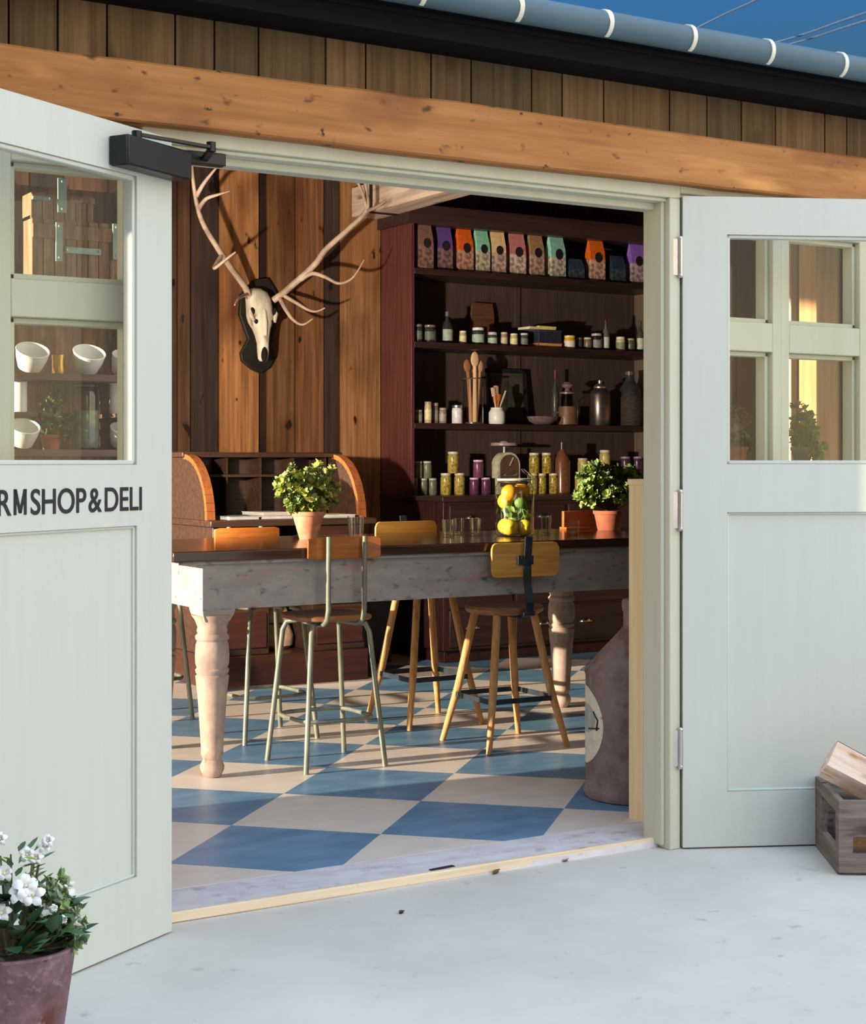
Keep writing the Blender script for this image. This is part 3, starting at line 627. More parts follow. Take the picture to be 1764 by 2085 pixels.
# scale pan, glass canisters, churn, basket
x, s = pos(1105, 4.80)
o = thing('scale_pan', 'curved pewter scale pan lying on the third shelf', 'dish', (x, 4.80, z)); g = MB(); a0 = 36 * s
g.lathe([(a0 * .25, 0), (a0 * .6, .008), (a0 * .88, .028), (a0, .058), (a0 * .97, .058), (a0 * .85, .032), (a0 * .55, .014), (a0 * .2, .008)], n=28, sy=.62); g.build('pan', cm((112, 98, 94), .35), o)
x, s = pos(1156, 4.80)
o = thing('glass_dispenser', 'lidded glass dispenser jar with a small tap on the third shelf', 'jar', (x, 4.80, z)); g = MB(); r_ = 22 * s; h_ = 64 * s
g.lathe([(r_ * .9, 0), (r_, .006), (r_, h_ * .74), (r_ * .62, h_ * .95), (r_ * .62, h_)], n=24); g.build('body', M['glassware'], o)
g = MB(); g.lathe([(r_ * .72, h_), (r_ * .72, h_ + .012), (r_ * .3, h_ + .02), (r_ * .2, h_ + .035), (r_ * .5, h_ + .05), (r_ * .55, h_ + .065), (r_ * .3, h_ + .082)], n=20); g.build('lid', cm((112, 92, 92), .3), o)
g = MB(); g.lathe([(r_ * .86, .006), (r_ * .86, h_ * .6)], n=20); g.build('contents', cm((116, 82, 56), .5), o)
g = MB(); g.tube([(-r_ * .95, 0, .09), (-r_ * 1.5, 0, .09), (-r_ * 1.55, 0, .06)], .007, 8); g.tube([(-r_ * 1.4, 0, .09), (-r_ * 1.4, 0, .13)], .005, 8); g.build('tap', M['steel'], o)
x, s = pos(1131, 4.92)
bottle('slim dark bottle with red top behind the glass dispenser', 1131, 15, 748, 861, 4.94, z, cm((58, 62, 56)), cm((104, 34, 44)))
x, s = pos(1222, 4.82)
o = thing('milk_can', 'shiny steel lidded canister on the third shelf', 'canister', (x, 4.82, z)); r_ = 22 * s; h_ = 70 * s
g = MB(); g.lathe([(r_ * .95, 0), (r_, .006), (r_, h_ * .9), (r_ * .9, h_), (r_ * .6, h_ * 1.07), (r_ * .55, h_ * 1.1)], n=26); g.build('body', mat('dull_steel', (120, 108, 104), (140, 128, 122), (6, 6, 3), rough=.3, metal=.85), o)
g = MB(); g.lathe([(r_ * .6, h_ * 1.1), (r_ * .62, h_ * 1.14), (r_ * .4, h_ * 1.22), (r_ * .2, h_ * 1.24), (r_ * .22, h_ * 1.32), (r_ * .1, h_ * 1.36)], n=20); g.build('lid', M['steel'], o)
x, s = pos(1283, 4.86)
o = thing('wicker_flask', 'dark wicker covered flask at the right end of the third shelf', 'flask', (x, 4.86, z)); r_ = 27 * s; h_ = 62 * s
wk = mat('dark_wicker', (52, 44, 42), (80, 66, 60), (30, 30, 90), rough=.8, bump=.4)
g = MB(); g.lathe([(r_ * .9, 0), (r_, .01), (r_, h_ * .92), (r_ * .9, h_)], n=26); g.build('wicker_body', wk, o)
g = MB(); g.lathe([(r_ * .88, h_), (r_ * .8, h_ + .05), (r_ * .5, h_ + .09), (r_ * .34, h_ + .12), (r_ * .34, h_ + .15)], n=24); g.build('shoulder', cm((48, 52, 52), .25), o)
g = MB(); g.lathe([(r_ * .38, h_ + .15), (r_ * .38, h_ + .175)], n=16); g.build('stopper', cm((92, 78, 72)), o)
for sgn in (-1, 1):
    g = MB(); g.tube([(sgn * r_ * .95, 0, h_ * .86), (sgn * r_ * 1.12, 0, h_ * 1.05), (sgn * r_ * .8, 0, h_ * 1.22)], .007, 8); g.build('handle', wk, o)
# counter level
z = SH[4]
def goods(name, cat, px, w, tp, bt_, body, lid, lb, grp, zz=z, Y=4.78): return jar(name, lb, cat, px, w, tp, bt_, Y, zz, body, lid, None, grp, .11)
tg = [cm((112, 112, 88), .35), cm((104, 106, 84), .35), cm((96, 100, 80), .35)]; tl = cm((178, 176, 156), .3)
s_ = mpp(860, 4.78)
GT = 'green tins stacked on the counter'
for k, px in enumerate((842, 862, 881)): goods('tin_can', 'tin', px, 18, 959, 993, tg[k % 3], tl, ['green tin at the left end of the bottom row on the counter', 'middle green tin of the bottom row of three', 'green tin at the right end of the bottom row of three'][k], GT)
for k, px in enumerate((851, 870)): goods('tin_can', 'tin', px, 19, 924, 959, tg[k], tl, ['upper green tin on the left of the top pair', 'upper green tin on the right of the top pair'][k], GT, z + 34 * s_)
GO = 'olive jars stacked on the counter'
om = mat('olives', (196, 176, 84), (140, 112, 50), (70, 70, 70), rough=.25, lo=.45, hi=.6)
for k, px in enumerate((908, 936)): goods('olive_jar', 'jar', px, 22, 949, 993, om, cm((206, 196, 186)), ['yellow olive jar at lower left of the stack of three', 'yellow olive jar at lower right of the stack of three'][k], GO)
goods('olive_jar', 'jar', 923, 23, 906, 950, om, cm((206, 196, 186)), 'yellow olive jar on top of the stack of three', GO, z + 44 * s_)
GP = 'purple jars stacked on the counter'
pm = [cm((110, 62, 92), .3), cm((92, 46, 74), .3)]
for k, px in enumerate((966, 989)): goods('beetroot_jar', 'jar', px, 20, 959, 993, pm[1], cm((212, 186, 206)), ['purple jar at lower left of the purple stack', 'purple jar at lower right of the purple stack'][k], GP)
goods('beetroot_jar', 'jar', 974, 21, 922, 959, pm[0], cm((212, 186, 206)), 'purple jar on top of the purple stack', GP, z + 34 * s_)
GY = 'yellow pickle jars stacked on the counter'
ym = mat('pickles', (206, 180, 72), (128, 112, 48), (60, 60, 60), rough=.25, lo=.42, hi=.6)
for k, px in enumerate((1103, 1127)): goods('pickle_jar', 'jar', px, 20, 950, 991, ym, cm((214, 204, 170)), ['yellow pickle jar at lower left beside the kitchen scale', 'yellow pickle jar at lower right next to the amber bottle'][k], GY)
for k, px in enumerate((1088, 1113)): goods('pickle_jar', 'jar', px, 21, 908, 950, ym, cm((222, 206, 180)), ['yellow pickle jar stacked on the left, right of the scale', 'yellow pickle jar stacked on the right, left of the amber bottle'][k], GY, z + 41 * mpp(1100, 4.78))
goods('pickle_jar', 'jar', 1085, 20, 950, 991, ym, cm((214, 204, 170)), 'pickle jar at the bottom partly behind the lemon jar clasp', GY)
bottle('large brown amber bottle with black stopper on the counter', 1145, 33, 888, 992, 4.78, z, cm((112, 68, 46), .2), cm((44, 52, 64)), None, None, 'amber_bottle', .6, .3)
GW = 'pale jars behind the right hand plant'
wm = mat('pale_preserve', (222, 206, 128), (176, 156, 92), (50, 50, 50), rough=.3)
goods('preserve_jar', 'jar', 1180, 22, 956, 992, wm, cm((206, 196, 180)), 'pale yellow jar at the bottom left behind the right hand plant', GW)
goods('preserve_jar', 'jar', 1187, 21, 922, 957, wm, cm((206, 190, 160)), 'pale yellow jar stacked at the left behind the right hand plant', GW, z + 36 * mpp(1185, 4.78))
goods('preserve_jar', 'jar', 1232, 23, 948, 993, wm, cm((206, 196, 206)), 'pale jar hidden low behind the right hand plant', GW)
goods('preserve_jar', 'jar', 1232, 22, 906, 949, wm, cm((206, 196, 206)), 'pale jar rising above the middle of the right hand plant', GW, z + 44 * mpp(1232, 4.78))
GD = 'dark purple jars at the end of the counter'
dp = cm((70, 42, 62), .3); dl = cm((158, 140, 172), .3)
for px, tp, bt_, zz, lb in ((1272, 957, 994, z, 'dark purple jar low behind the plant, left of its pair'), (1297, 957, 994, z, 'dark purple jar low behind the plant, right of its pair'),
                        (1274, 922, 958, z + 37 * mpp(1280, 4.78), 'dark purple jar stacked above, left of its pair'), (1299, 922, 958, z + 37 * mpp(1280, 4.78), 'dark purple jar stacked above, right of its pair')):
    goods('jam_jar', 'jar', px, 20, tp, bt_, dp, dl, lb, GD, zz)
# dial scale
x, s = pos(1032, 4.80)
o = thing('kitchen_scale', 'cream dial kitchen scale with flat top plate on the counter', 'scale', (x, 4.80, z)); r_ = 27 * s; zc = 58 * s
sc_m = cm((196, 190, 164), .4)
pl = [(-r_, 0), (r_, 0)] + [(r_ * math.cos(a), zc + r_ * math.sin(a)) for a in [PI * k / 20 for k in range(21)]]
g = MB(); g.prism(pl, 'y', -.03, .05); g.build('body', sc_m, o)
g = MB(); pl = [(-r_ * .8, .05), (r_ * .8, .05)] + [(r_ * .82 * math.cos(a), zc + r_ * .82 * math.sin(a)) for a in [PI * k / 20 for k in range(21)]]
g.prism(pl, 'y', -.034, -.028); g.build('dial', mat('dial_brown', (92, 70, 58), (116, 88, 72), (30, 30, 30), rough=.35), o)
g = MB(); g.beam((0, -.037, zc), (.03, -.037, zc + r_ * .6), .006, .003, up=(0, 1, 0)); g.build('needle', cm((214, 206, 190)), o)
g = MB(); g.tube([(-.02, 0, zc + r_ - .005), (-.02, 0, 96 * s)], .008, 10); g.build('post', sc_m, o)
g = MB(); g.lathe([(27 * s, 98 * s), (28 * s, 101 * s), (27 * s, 104 * s)], (-.02, 0, 0), 24); g.lathe([(9 * s, 104 * s), (8 * s, 107 * s)], (-.02, 0, 0), 16); g.build('top_plate', cm((150, 132, 130), .35), o)

# ------------------------------------------------------------------ roll-top desk
DX0, DX1, DY0, DY1 = 1.87, 2.86, 3.95, 4.86
o = thing('rolltop_desk', 'dark roll top desk with curved orange wood sides by the plank wall', 'desk', (DX0, DY0, .02))
dwd = wood('desk_wood', (56, 38, 30), (74, 52, 40), 'x', 36, 2.5, rough=.4, spec=.5)
drd = wood('desk_red_wood', (58, 32, 26), (76, 42, 33), 'x', 36, 2.5, rough=.4, spec=.5)
dor = wood('desk_side_wood', (142, 80, 42), (166, 100, 58), 'z', 36, 2.5, rough=.35, spec=.5)
prof = [(4.03, .93)] + [(4.05 + .33 * (1 - math.cos(PI / 2 * k / 12)), .955 + .355 * math.sin(PI / 2 * k / 12)) for k in range(13)] + [(4.80, 1.31), (4.80, .93)]
for xa in (DX0, DX1 - .035):
    g = loc(MB(), o); g.prism(prof, 'x', xa, xa + .035); sg_ = g.build('side_gable', dwd, o, bev=.004)  # gables take the dark wood so their colour carries the shade
    g = loc(MB(), o); arc = prof[1:14]
    for a_, b_ in zip(arc[:-1], arc[1:]): g.beam((xa + .0175, a_[0], a_[1]), (xa + .0175, b_[0], b_[1]), .05, .028, up=(0, -1, .6))  # orange strips stand for the lit front edges of the gables
    g.build('lit_edge', dor, sg_)['label'] = 'curved orange brown strip added as the lit gable edge'
g = loc(MB(), o); g.box(DX0 - .02, DX1 + .02, 4.36, 4.84, 1.305, 1.335); g.build('top', dwd, o, bev=.005)
g = loc(MB(), o); g.box(DX0 + .03, DX1 - .03, 4.62, 4.64, .96, 1.31); g.box(DX0 + .03, DX1 - .03, 4.40, 4.62, 1.19, 1.205)
for k in range(5): xx = DX0 + .06 + k * .215; g.box(xx, xx + .012, 4.42, 4.63, .96, 1.31)
g.build('pigeonholes', dwd, o)
g = loc(MB(), o); g.box(DX0 - .03, DX1 + .02, 3.93, 4.86, .92, .955); g.build('writing_surface', dwd, o, bev=.005)
for xa, xb in ((DX0, DX0 + .34), (DX1 - .34 - .04, DX1 - .04)):
    g = loc(MB(), o); g.box(xa, xb, 3.97, 4.84, .2, .92); p_ = g.build('pedestal', dwd, o, bev=.004)
    for k in range(3): h = loc(MB(), o); h.box(xa + .02, xb - .02, 3.955, 3.975, .24 + k * .225, .44 + k * .225); h.build('drawer', drd, p_, bev=.004)
g = loc(MB(), o); g.box(DX0 - .01, DX1 - .03, 3.945, 4.85, .02, .20); g.build('plinth', drd, o, bev=.004)
def magazine(lb, px0, px1, Y, zz, c, rot):
    xa, xb = at(px0, 940, Y).x, at(px1, 940, Y).x
    m_ = thing('magazine', lb, 'magazine', ((xa + xb) / 2, Y + .11, zz), rot, 'magazines on the roll top desk'); w = (xb - xa) / 2
    g = MB(); g.box(-w, w, -.12, .12, 0, .014); g.build('pages', M['paper'], m_); g = MB(); g.box(-w - .003, w + .003, -.122, .122, .014, .018); g.build('cover', cm(c, .4), m_)
magazine('pale grey magazine lying left on the desk', 462, 524, 4.02, .956, (150, 150, 152), .08)
magazine('olive magazine lying right on the desk, behind the plant pot', 534, 596, 4.05, .956, (150, 146, 116), -.06)
magazine('grey magazine on top of the olive magazine on the desk', 530, 588, 4.06, .975, (196, 190, 186), .1)
magazine('cream magazine at the right end of the desk', 668, 722, 4.02, .956, (214, 200, 180), -.03)
o = thing('cloth_bundle', 'beige cloth bag slumped under the roll top desk', 'bag', (2.52, 4.06, .20))
# inside the knee hole
o.location = (2.36, 4.2, .2); g = MB(); g.lathe([(.07, 0), (.10, .02), (.105, .08), (.085, .13), (.07, .15), (.085, .19), (.06, .24), (.03, .27)], n=18, sy=.8); g.build('sack', cm((176, 146, 122), .8), o)
g = MB(); g.tube([(.072 * math.cos(a), .058 * math.sin(a), .147) for a in [2 * PI * k / 14 for k in range(14)]], .007, 6, closed=True); g.build('tie', cm((110, 84, 66), .8), o)
o = thing('metal_locker', 'low black metal locker with pale handle right of the desk', 'locker', (3.13, 4.55, .02))
g = MB(); g.box(-.2, .2, 0, .42, 0, .66); g.build('body', cm((34, 36, 44), .5), o, bev=.006); g = MB(); g.box(-.19, .19, -.012, .0, .02, .64); d_ = g.build('door', cm((38, 40, 48), .5), o, bev=.004)
g = MB(); g.tube([(-.13, -.03, .2), (-.13, -.03, .32)], .01, 8); g.build('handle', cm((190, 194, 198), .3), d_)

# ------------------------------------------------------------------ farmhouse table
TX0, TX1, TY0, TY1 = .70, 3.36, 1.62, 2.62
tb_ = thing('farmhouse_table', 'long farmhouse table with worn grey legs and dark polished top', 'table', (TX0, TY0, .02))
g = loc(MB(), tb_); g.box(TX0, TX1, TY0, TY1, .888, .930); g.build('tabletop', M['tabletop'], tb_, bev=.006)
g = loc(MB(), tb_); g.box(TX0 + .03, TX1 - .03, TY0 + .02, TY1 - .02, .876, .889); g.build('under_moulding', M['tablepaint'], tb_)
g = loc(MB(), tb_); g.box(.93, 3.16, 1.668, 1.695, .694, .878); g.build('apron', M['tablepaint'], tb_, bev=.003)
g = loc(MB(), tb_); g.box(.93, 3.16, 2.535, 2.562, .694, .878); g.build('apron', M['tablepaint'], tb_, bev=.003)
for xa in (.848, 3.21):
    g = loc(MB(), tb_); g.box(xa, xa + .027, 1.76, 2.47, .694, .878); g.build('apron', M['tablepaint'], tb_, bev=.003)
legprof = [(.020, 0), (.034, .004), (.047, .03), (.049, .045), (.043, .06), (.036, .072), (.042, .085), (.046, .095), (.044, .105), (.047, .16), (.058, .32), (.066, .395), (.067, .405), (.060, .412), (.066, .42), (.068, .43), (.061, .438),
           (.067, .455), (.0685, .49), (.066, .53), (.060, .545), (.067, .553), (.068, .565), (.058, .575), (.062, .585), (.058, .6), (.070, .63), (.085, .65)]
for lx, ly in ((.908, 1.73), (3.17, 1.73), (.968, 2.44), (3.17, 2.50)):
    g = MB(); g.M = Matrix.Translation(Vector((lx, ly, .02)) - Vector(tb_.location)); g.lathe(legprof, n=28)
    q = .07; vs = []; zs = [(.625, .052), (.655, .066), (.675, .07), (.858, .07)]
    for zz, a in zs: vs += [(-a, -a, zz), (a, -a, zz), (a, a, zz), (-a, a, zz)]
    fs = [(3, 2, 1, 0), (12, 13, 14, 15)] + [(k * 4 + j, k * 4 + (j + 1) % 4, k * 4 + 4 + (j + 1) % 4, k * 4 + 4 + j) for k in range(3) for j in range(4)]
    lg = g.build('leg', M['legpaint'], tb_, smooth=50)
    g2 = MB(); g2.M = g.M.copy(); g2.add(vs, fs); g2.build('leg_block', M['tablepaint'], lg)
ZT = .930

# ------------------------------------------------------------------ stools
def metal_stool(label, loc_, rz):
    o = thing('metal_stool', label, 'stool', loc_, rz, 'metal framed stools at the table')
    zs = .60
    g = MB(); pr_ = []
    n = 28
    def rr(a, w, d_, p=4): c_, s2 = math.cos(a), math.sin(a); k = (abs(c_) ** p + abs(s2) ** p) ** (-1 / p); return (w * k * c_, d_ * k * s2)
    vs = []; lv = [(zs + .004, .96), (zs + .010, 1.0), (zs + .022, 1.0), (zs + .028, .95), (zs + .022, .55)]
    for zz, k in lv: vs += [(rr(2 * PI * i / n, .165 * k, .165 * k)[0], rr(2 * PI * i / n, .165 * k, .165 * k)[1], zz) for i in range(n)]
    fs = [tuple(range(n))[::-1], tuple(range(4 * n, 5 * n))] + [(k * n + i, k * n + (i + 1) % n, (k + 1) * n + (i + 1) % n, (k + 1) * n + i) for k in range(4) for i in range(n)]
    g.add(vs, fs); g.build('seat', M['stoolseat'], o)
    for sx in (-1, 1):
        for sy in (-1, 1):
            g = MB(); g.tube([(sx * .09, sy * .09, zs - .004), (sx * .122, sy * .122, zs - .012), (sx * .134, sy * .134, zs - .045), (sx * .183, sy * .183, 0.0)], [.0115] * 4, 10); g.build('leg', M['stoolmetal'], o)
    g = MB(); q = .168; ring = []
    ring = [(rr(2 * PI * i / 24, q * 1.0, q * 1.0, 5)[0] * .965, rr(2 * PI * i / 24, q, q, 5)[1] * .965, .20 + .0) for i in range(24)]
    g.tube(ring, .009, 8, closed=True); g.build('footrest', M['stoolmetal'], o)
    for sx in (-1, 1):
        g = MB(); x_ = sx * .083
        g.tube([(x_ * .9, .05, zs - .008), (x_, -.10, zs - .010), (x_, -.15, zs - .004), (x_, -.175, zs + .018), (x_, -.186, zs + .06), (x_, -.186, zs + .2), (x_, -.190, zs + .355)], .0105, 10); g.build('back_tube', M['stoolmetal'], o)
    g = MB(); vs = []; n = 13
    for i in range(n):
        u_ = -1 + 2 * i / (n - 1); xq = .168 * u_; yq = -.165 - .020 * u_ * u_ + .012; 
        for yo in (0, .011):
            for zz in (.862 if abs(u_) < .9 else .868, .952 if abs(u_) < .9 else .946): vs.append((xq, yq + yo - 0, zz))
    fs = []
    for i in range(n - 1):
        a = i * 4; b_ = a + 4
        fs += [(a, a + 1, b_ + 1, b_), (a + 2, b_ + 2, b_ + 3, a + 3), (a, b_, b_ + 2, a + 2), (a + 1, a + 3, b_ + 3, b_ + 1)]
    fs += [(0, 2, 3, 1), (4 * n - 4, 4 * n - 3, 4 * n - 1, 4 * n - 2)]
    g.add(vs, fs); g.build('backrest', M['ply'], o, bev=.002)
    return o
ms = metal_stool('metal stool with orange plywood back, standing in front of the table', (1.435, 1.765, .02), 0)
dup(ms, (1.49, 2.50, .02), PI + .03, 'metal stool behind the table, its back left of the potted plant')
dup(ms, (1.22, 3.30, .02), PI - .05, 'metal stool behind the table end, mostly hidden by the open door')
def wood_stool(label, loc_, rz):
    o = thing('wooden_stool', label, 'stool', loc_, rz, 'wooden legged stools at the table')
    zs = .585; g = MB(); g.lathe([(.150, zs), (.172, zs + .010), (.178, zs + .024), (.172, zs + .036), (.12, zs + .032)], n=32); g.build('seat', M['stoolseat'], o)
    for sx in (-1, 1):
        for sy in (-1, 1):
            g = MB(); g.tube([(sx * .095, sy * .095, zs + .004), (sx * .150, sy * .150, .25), (sx * .203, sy * .203, 0)], [.018, .0185, .013], 12); g.build('leg', M['stoolleg'], o)
    k = .165
    for a, b_ in (((-k, -k), (k, -k)), ((k, -k), (k, k)), ((k, k), (-k, k)), ((-k, k), (-k, -k))):
        g = MB(); g.beam((*a, .215), (*b_, .215), .006, .022); g.build('foot_rail', M['blueblack'], o)
    g = MB(); pts = [(0, -.05, zs - .008), (0, -.165, zs - .008), (0, -.205, zs + .012), (0, -.215, zs + .06), (0, -.195, zs + .14), (0, -.192, zs + .22), (0, -.205, zs + .345)]
    for a, b_ in zip(pts[:-1], pts[1:]):
        d_ = (Vector(b_) - Vector(a)).normalized(); g.beam(Vector(a) - d_ * .003, Vector(b_) + d_ * .003, .036, .007, up=(0, -d_.z, d_.y))
    g.tube([(-.028, -.2, zs + .012), (.028, -.2, zs + .012)], .012, 10); sb = g.build('back_strut', M['blueblack'], o)
    g = MB(); g.box(-.048, .030, -.196, -.182, zs + .225, zs + .265); g.lathe([(.008, 0), (.008, .012)], (-.03, -.19, zs + .25), 10); g.build('clamp_plate', M['blueblack'], sb)
    g = MB(); vs = []; n = 41; c_ = .028
    for i in range(n):
        u_ = -1 + 2 * i / (n - 1); xq = .175 * u_; ed = max(0, abs(xq) - (.175 - c_)); dz = c_ - math.sqrt(max(0, c_ * c_ - ed * ed)); yq = -.182 - .012 * (1 - u_ * u_) * -1 - .0
        for yo in (0, .012):
            for zz in (zs + .172 + dz, zs + .322 - dz): vs.append((xq, yq + yo - .012 * (1 - u_ * u_), zz))
    fs = []
    for i in range(n - 1):
        a = i * 4; b_ = a + 4
        fs += [(a, a + 1, b_ + 1, b_), (a + 2, b_ + 2, b_ + 3, a + 3), (a, b_, b_ + 2, a + 2), (a + 1, a + 3, b_ + 3, b_ + 1)]
    fs += [(0, 2, 3, 1), (4 * n - 4, 4 * n - 3, 4 * n - 1, 4 * n - 2)]
    g.add(vs, fs); g.build('backrest', M['ply_pale'], o, bev=.002)
    return o
ws = wood_stool('wooden stool with honey plywood back on a blue-black strut, in front of the table', (2.330, 1.765, .02), -.03)
w2 = dup(ws, (2.33, 2.465, .02), PI, 'wooden legged stool pushed in behind the table, left of the lemon jar'); w2.scale = (1, 1, 1.065)

# ------------------------------------------------------------------ plants
def leaf_shape(g, p, d, nrm, L_, Wd_, c):
    d = d.normalized(); s_ = d.cross(nrm)
    if s_.length < .05: s_ = d.cross(Vector((.3, .5, .8)))
    s_.normalize(); n_ = s_.cross(d)
    v = [p, p + d * L_ * .35 + s_ * Wd_ * .5 + n_ * Wd_ * .12, p + d * L_ * .75 + s_ * Wd_ * .36 + n_ * Wd_ * .1, p + d * L_, p + d * L_ * .75 - s_ * Wd_ * .36 + n_ * Wd_ * .1, p + d * L_ * .35 - s_ * Wd_ * .5 + n_ * Wd_ * .12, p + d * L_ * .5 - n_ * Wd_ * .08]
    g.add(v, [(0, 1, 6), (1, 2, 6), (2, 3, 6), (3, 4, 6), (4, 5, 6), (5, 0, 6)], c)
def bush(g, st, base, lobes, nros, cols, L_=.03, Wd_=.018, rnd=None, per=9):
    rnd = rnd or random
    for c_, r in lobes:
        c_ = Vector(c_)
        for k in range(nros):
            while True:
                q = Vector((rnd.uniform(-1, 1), rnd.uniform(-1, 1), rnd.uniform(-1, 1)))
                if .35 < q.length < 1: break
            p = c_ + Vector((q.x * r[0], q.y * r[1], q.z * r[2])); out = (p - Vector(base)).normalized()
            if k % 3 == 0:
                mid = Vector(base).lerp(p, .55) + Vector((rnd.uniform(-.01, .01), rnd.uniform(-.01, .01), 0)); st.tube([Vector(base) + Vector((rnd.uniform(-.015, .015), rnd.uniform(-.015, .015), 0)), mid, p], [.003, .0024, .0016], 5)
            tone = rnd.choice(cols)
            for j in range(per):
                a = 2 * PI * j / per * 1.62; e_ = rnd.uniform(.1, 1.0)
                s_ = out.cross(Vector((0, 0, 1)));
                if s_.length < .1: s_ = Vector((1, 0, 0))
                s_.normalize(); u_ = s_.cross(out)
                d = (s_ * math.cos(a) + u_ * math.sin(a)) * (1 - e_ * .55) + out * e_
                k_ = rnd.uniform(.8, 1.15); leaf_shape(g, p - out * .008 * j / per, d, out, L_ * rnd.uniform(.75, 1.15), Wd_ * rnd.uniform(.8, 1.1), tuple(min(1, q_ * k_) for q_ in tone[:3]) + (1,))
def clay_pot(o, r0, r1, h, m, rim=.018):
    g = MB(); g.lathe([(r0 * .96, 0), (r0, .004), (r1 * .93, h - rim), (r1, h - rim), (r1 * 1.02, h), (r1 * .88, h), (r1 * .86, h - .012)], n=28); g.build('pot', m, o)
    g = MB(); g.lathe([(.004, h - .016), (r1 * .87, h - .015), (r1 * .87, h - .011), (.004, h - .006)], n=20); g.build('soil', M['soil'], o)
yg = [lin((196, 204, 96)), lin((142, 166, 88)), lin((224, 222, 138)), lin((104, 132, 72)), lin((176, 190, 122))]
# plant on the left of the table
Yp = 2.28; x, s = pos(628, Yp)
rp = random.Random(11)
o = thing('potted_plant', 'bushy yellow green plant in a terracotta pot, left on the table', 'potted plant', (x, Yp, ZT))
clay_pot(o, .041, .076, .125, M['terra'])
g = MB(); st = MB(); b0 = (0, 0, .11)
bush(g, st, b0, [((-.075, 0, .235), (.075, .07, .10)), ((.07, .01, .245), (.085, .08, .115)), ((0, -.02, .20), (.10, .08, .075)), ((-.02, .0, .15), (.075, .06, .05))], 64, yg, .03, .02, rp)
g.build('foliage', M['leaf'], o); st.build('stems', M['stem'], o)
# plant on the right of the table
Yp = 2.36; x, s = pos(1240, Yp)
o = thing('potted_plant', 'spreading green plant in a dark terracotta pot, right on the table', 'potted plant', (x, Yp, ZT))
clay_pot(o, .058, .08, .10, M['terra_dark'])
g = MB(); st = MB(); dg = [lin((134, 160, 74)), lin((96, 124, 62)), lin((172, 186, 104)), lin((76, 104, 58)), lin((146, 168, 104))]
bush(g, st, (0, 0, .09), [((-.08, 0, .24), (.10, .08, .11)), ((.09, 0, .22), (.10, .09, .10)), ((-.085, 0, .29), (.055, .05, .06)), ((.13, 0, .27), (.05, .05, .05)), ((.0, -.02, .19), (.12, .09, .07)), ((-.13, 0, .18), (.06, .06, .06))], 52, dg, .034, .021, rp)
g.build('foliage', M['leaf'], o); st.build('stems', M['stem'], o)

# ------------------------------------------------------------------ lemon jar and glasses on the table
Yj = 2.03; x, s = pos(1048, Yj)
o = thing('clip_top_jar', 'big clip top glass jar of lemons and oranges on the table', 'jar', (x, Yj, ZT)); rj = .092; hj = .265
g = MB(); g.lathe([(rj * .9, .002), (rj, .012), (rj, hj * .86), (rj * .82, hj * .97), (rj * .78, hj)], n=32); g.build('body', M['glassware'], o)
g = MB(); g.lathe([(rj * .82, hj), (rj * .86, hj + .008), (rj * .8, hj + .02), (rj * .45, hj + .034), (rj * .4, hj + .038)], n=28); g.build('lid', M['glassware'], o)
g = MB(); g.tube([(rj * .84 * math.cos(a), rj * .84 * math.sin(a), hj + .001) for a in [2 * PI * k / 28 for k in range(28)]], .005, 8, closed=True); g.build('seal', cm((190, 184, 170), .5), o)
g = MB(); wr = [(rj * .9, -.02, hj - .05), (rj * 1.02, -.02, hj - .02), (rj * .95, -.018, hj + .02), (rj * .5, -.01, hj + .05), (rj * .5, .01, hj + .05), (rj * .95, .018, hj + .02), (rj * 1.02, .02, hj - .02), (rj * .9, .02, hj - .05)]
g.tube(wr, .0028, 6); g.tube([(rj * .8 * math.cos(a), rj * .8 * math.sin(a), hj - .012) for a in [2 * PI * k / 24 for k in range(24)]], .0028, 6, closed=True); g.build('wire_clasp', M['chrome'], o)
lem = mat('lemon_skin', (236, 190, 40), (246, 206, 66), (60, 60, 60), rough=.4, bump=.15); orr = mat('orange_skin', (240, 158, 30), (248, 174, 48), (70, 70, 70), rough=.4, bump=.15)
lime = mat('lime_skin', (96, 132, 50), (130, 160, 70), (60, 60, 60), rough=.4)
fr = [(.0, -.05, .158, 'lime', 'green lime under the oranges at the front of the glass jar'), (-.028, .034, .165, 'lemon', 'lemon under the oranges at the back of the glass jar'), (.04, .04, .168, 'lime', 'green lime under the oranges at the right of the glass jar'), (-.046, -.03, .044, 'lemon', 'lemon at the bottom left of the glass jar'), (.034, -.038, .042, 'lemon', 'lemon at the bottom front of the glass jar'), (.048, .034, .044, 'lemon', 'lemon at the bottom right rear of the glass jar'), (-.02, .046, .046, 'lemon', 'lemon at the bottom back of the glass jar'),
      (-.042, -.018, .118, 'lime', 'green lime at the left middle of the glass jar'), (.038, -.036, .112, 'lime', 'green lime at the front middle of the glass jar'), (.036, .042, .12, 'lime', 'green lime at the back middle of the glass jar'), (.0, .0, .085, 'lime', 'green lime deep in the centre of the glass jar'),
      (-.038, -.018, .205, 'orange', 'orange resting at the upper left of the glass jar'), (.040, .002, .212, 'orange', 'orange at the top right of the glass jar')]
for fx, fy, fz, k, lb in fr:
    f_ = MB(); 
    if k == 'lemon':
        f_.M = Matrix.Rotation(random.uniform(0, 3), 4, 'Z') @ Matrix.Rotation(PI / 2, 4, 'Y'); f_.lathe([(.002, -.047), (.008, -.043), (.026, -.031), (.037, -.01), (.038, .004), (.031, .022), (.015, .037), (.007, .043), (.002, .046)], n=20)
    elif k == 'orange': f_.ell((0, 0, 0), (.041, .041, .039), 20, 12)
    else: f_.ell((0, 0, 0), (.03, .027, .027), 18, 10)
    q = f_.build(k, {'lemon': lem, 'orange': orr, 'lime': lime}[k]); q.location = (x + fx, Yj + fy, ZT + fz); tag(q, lb, k, 'fruit in the clip top jar')
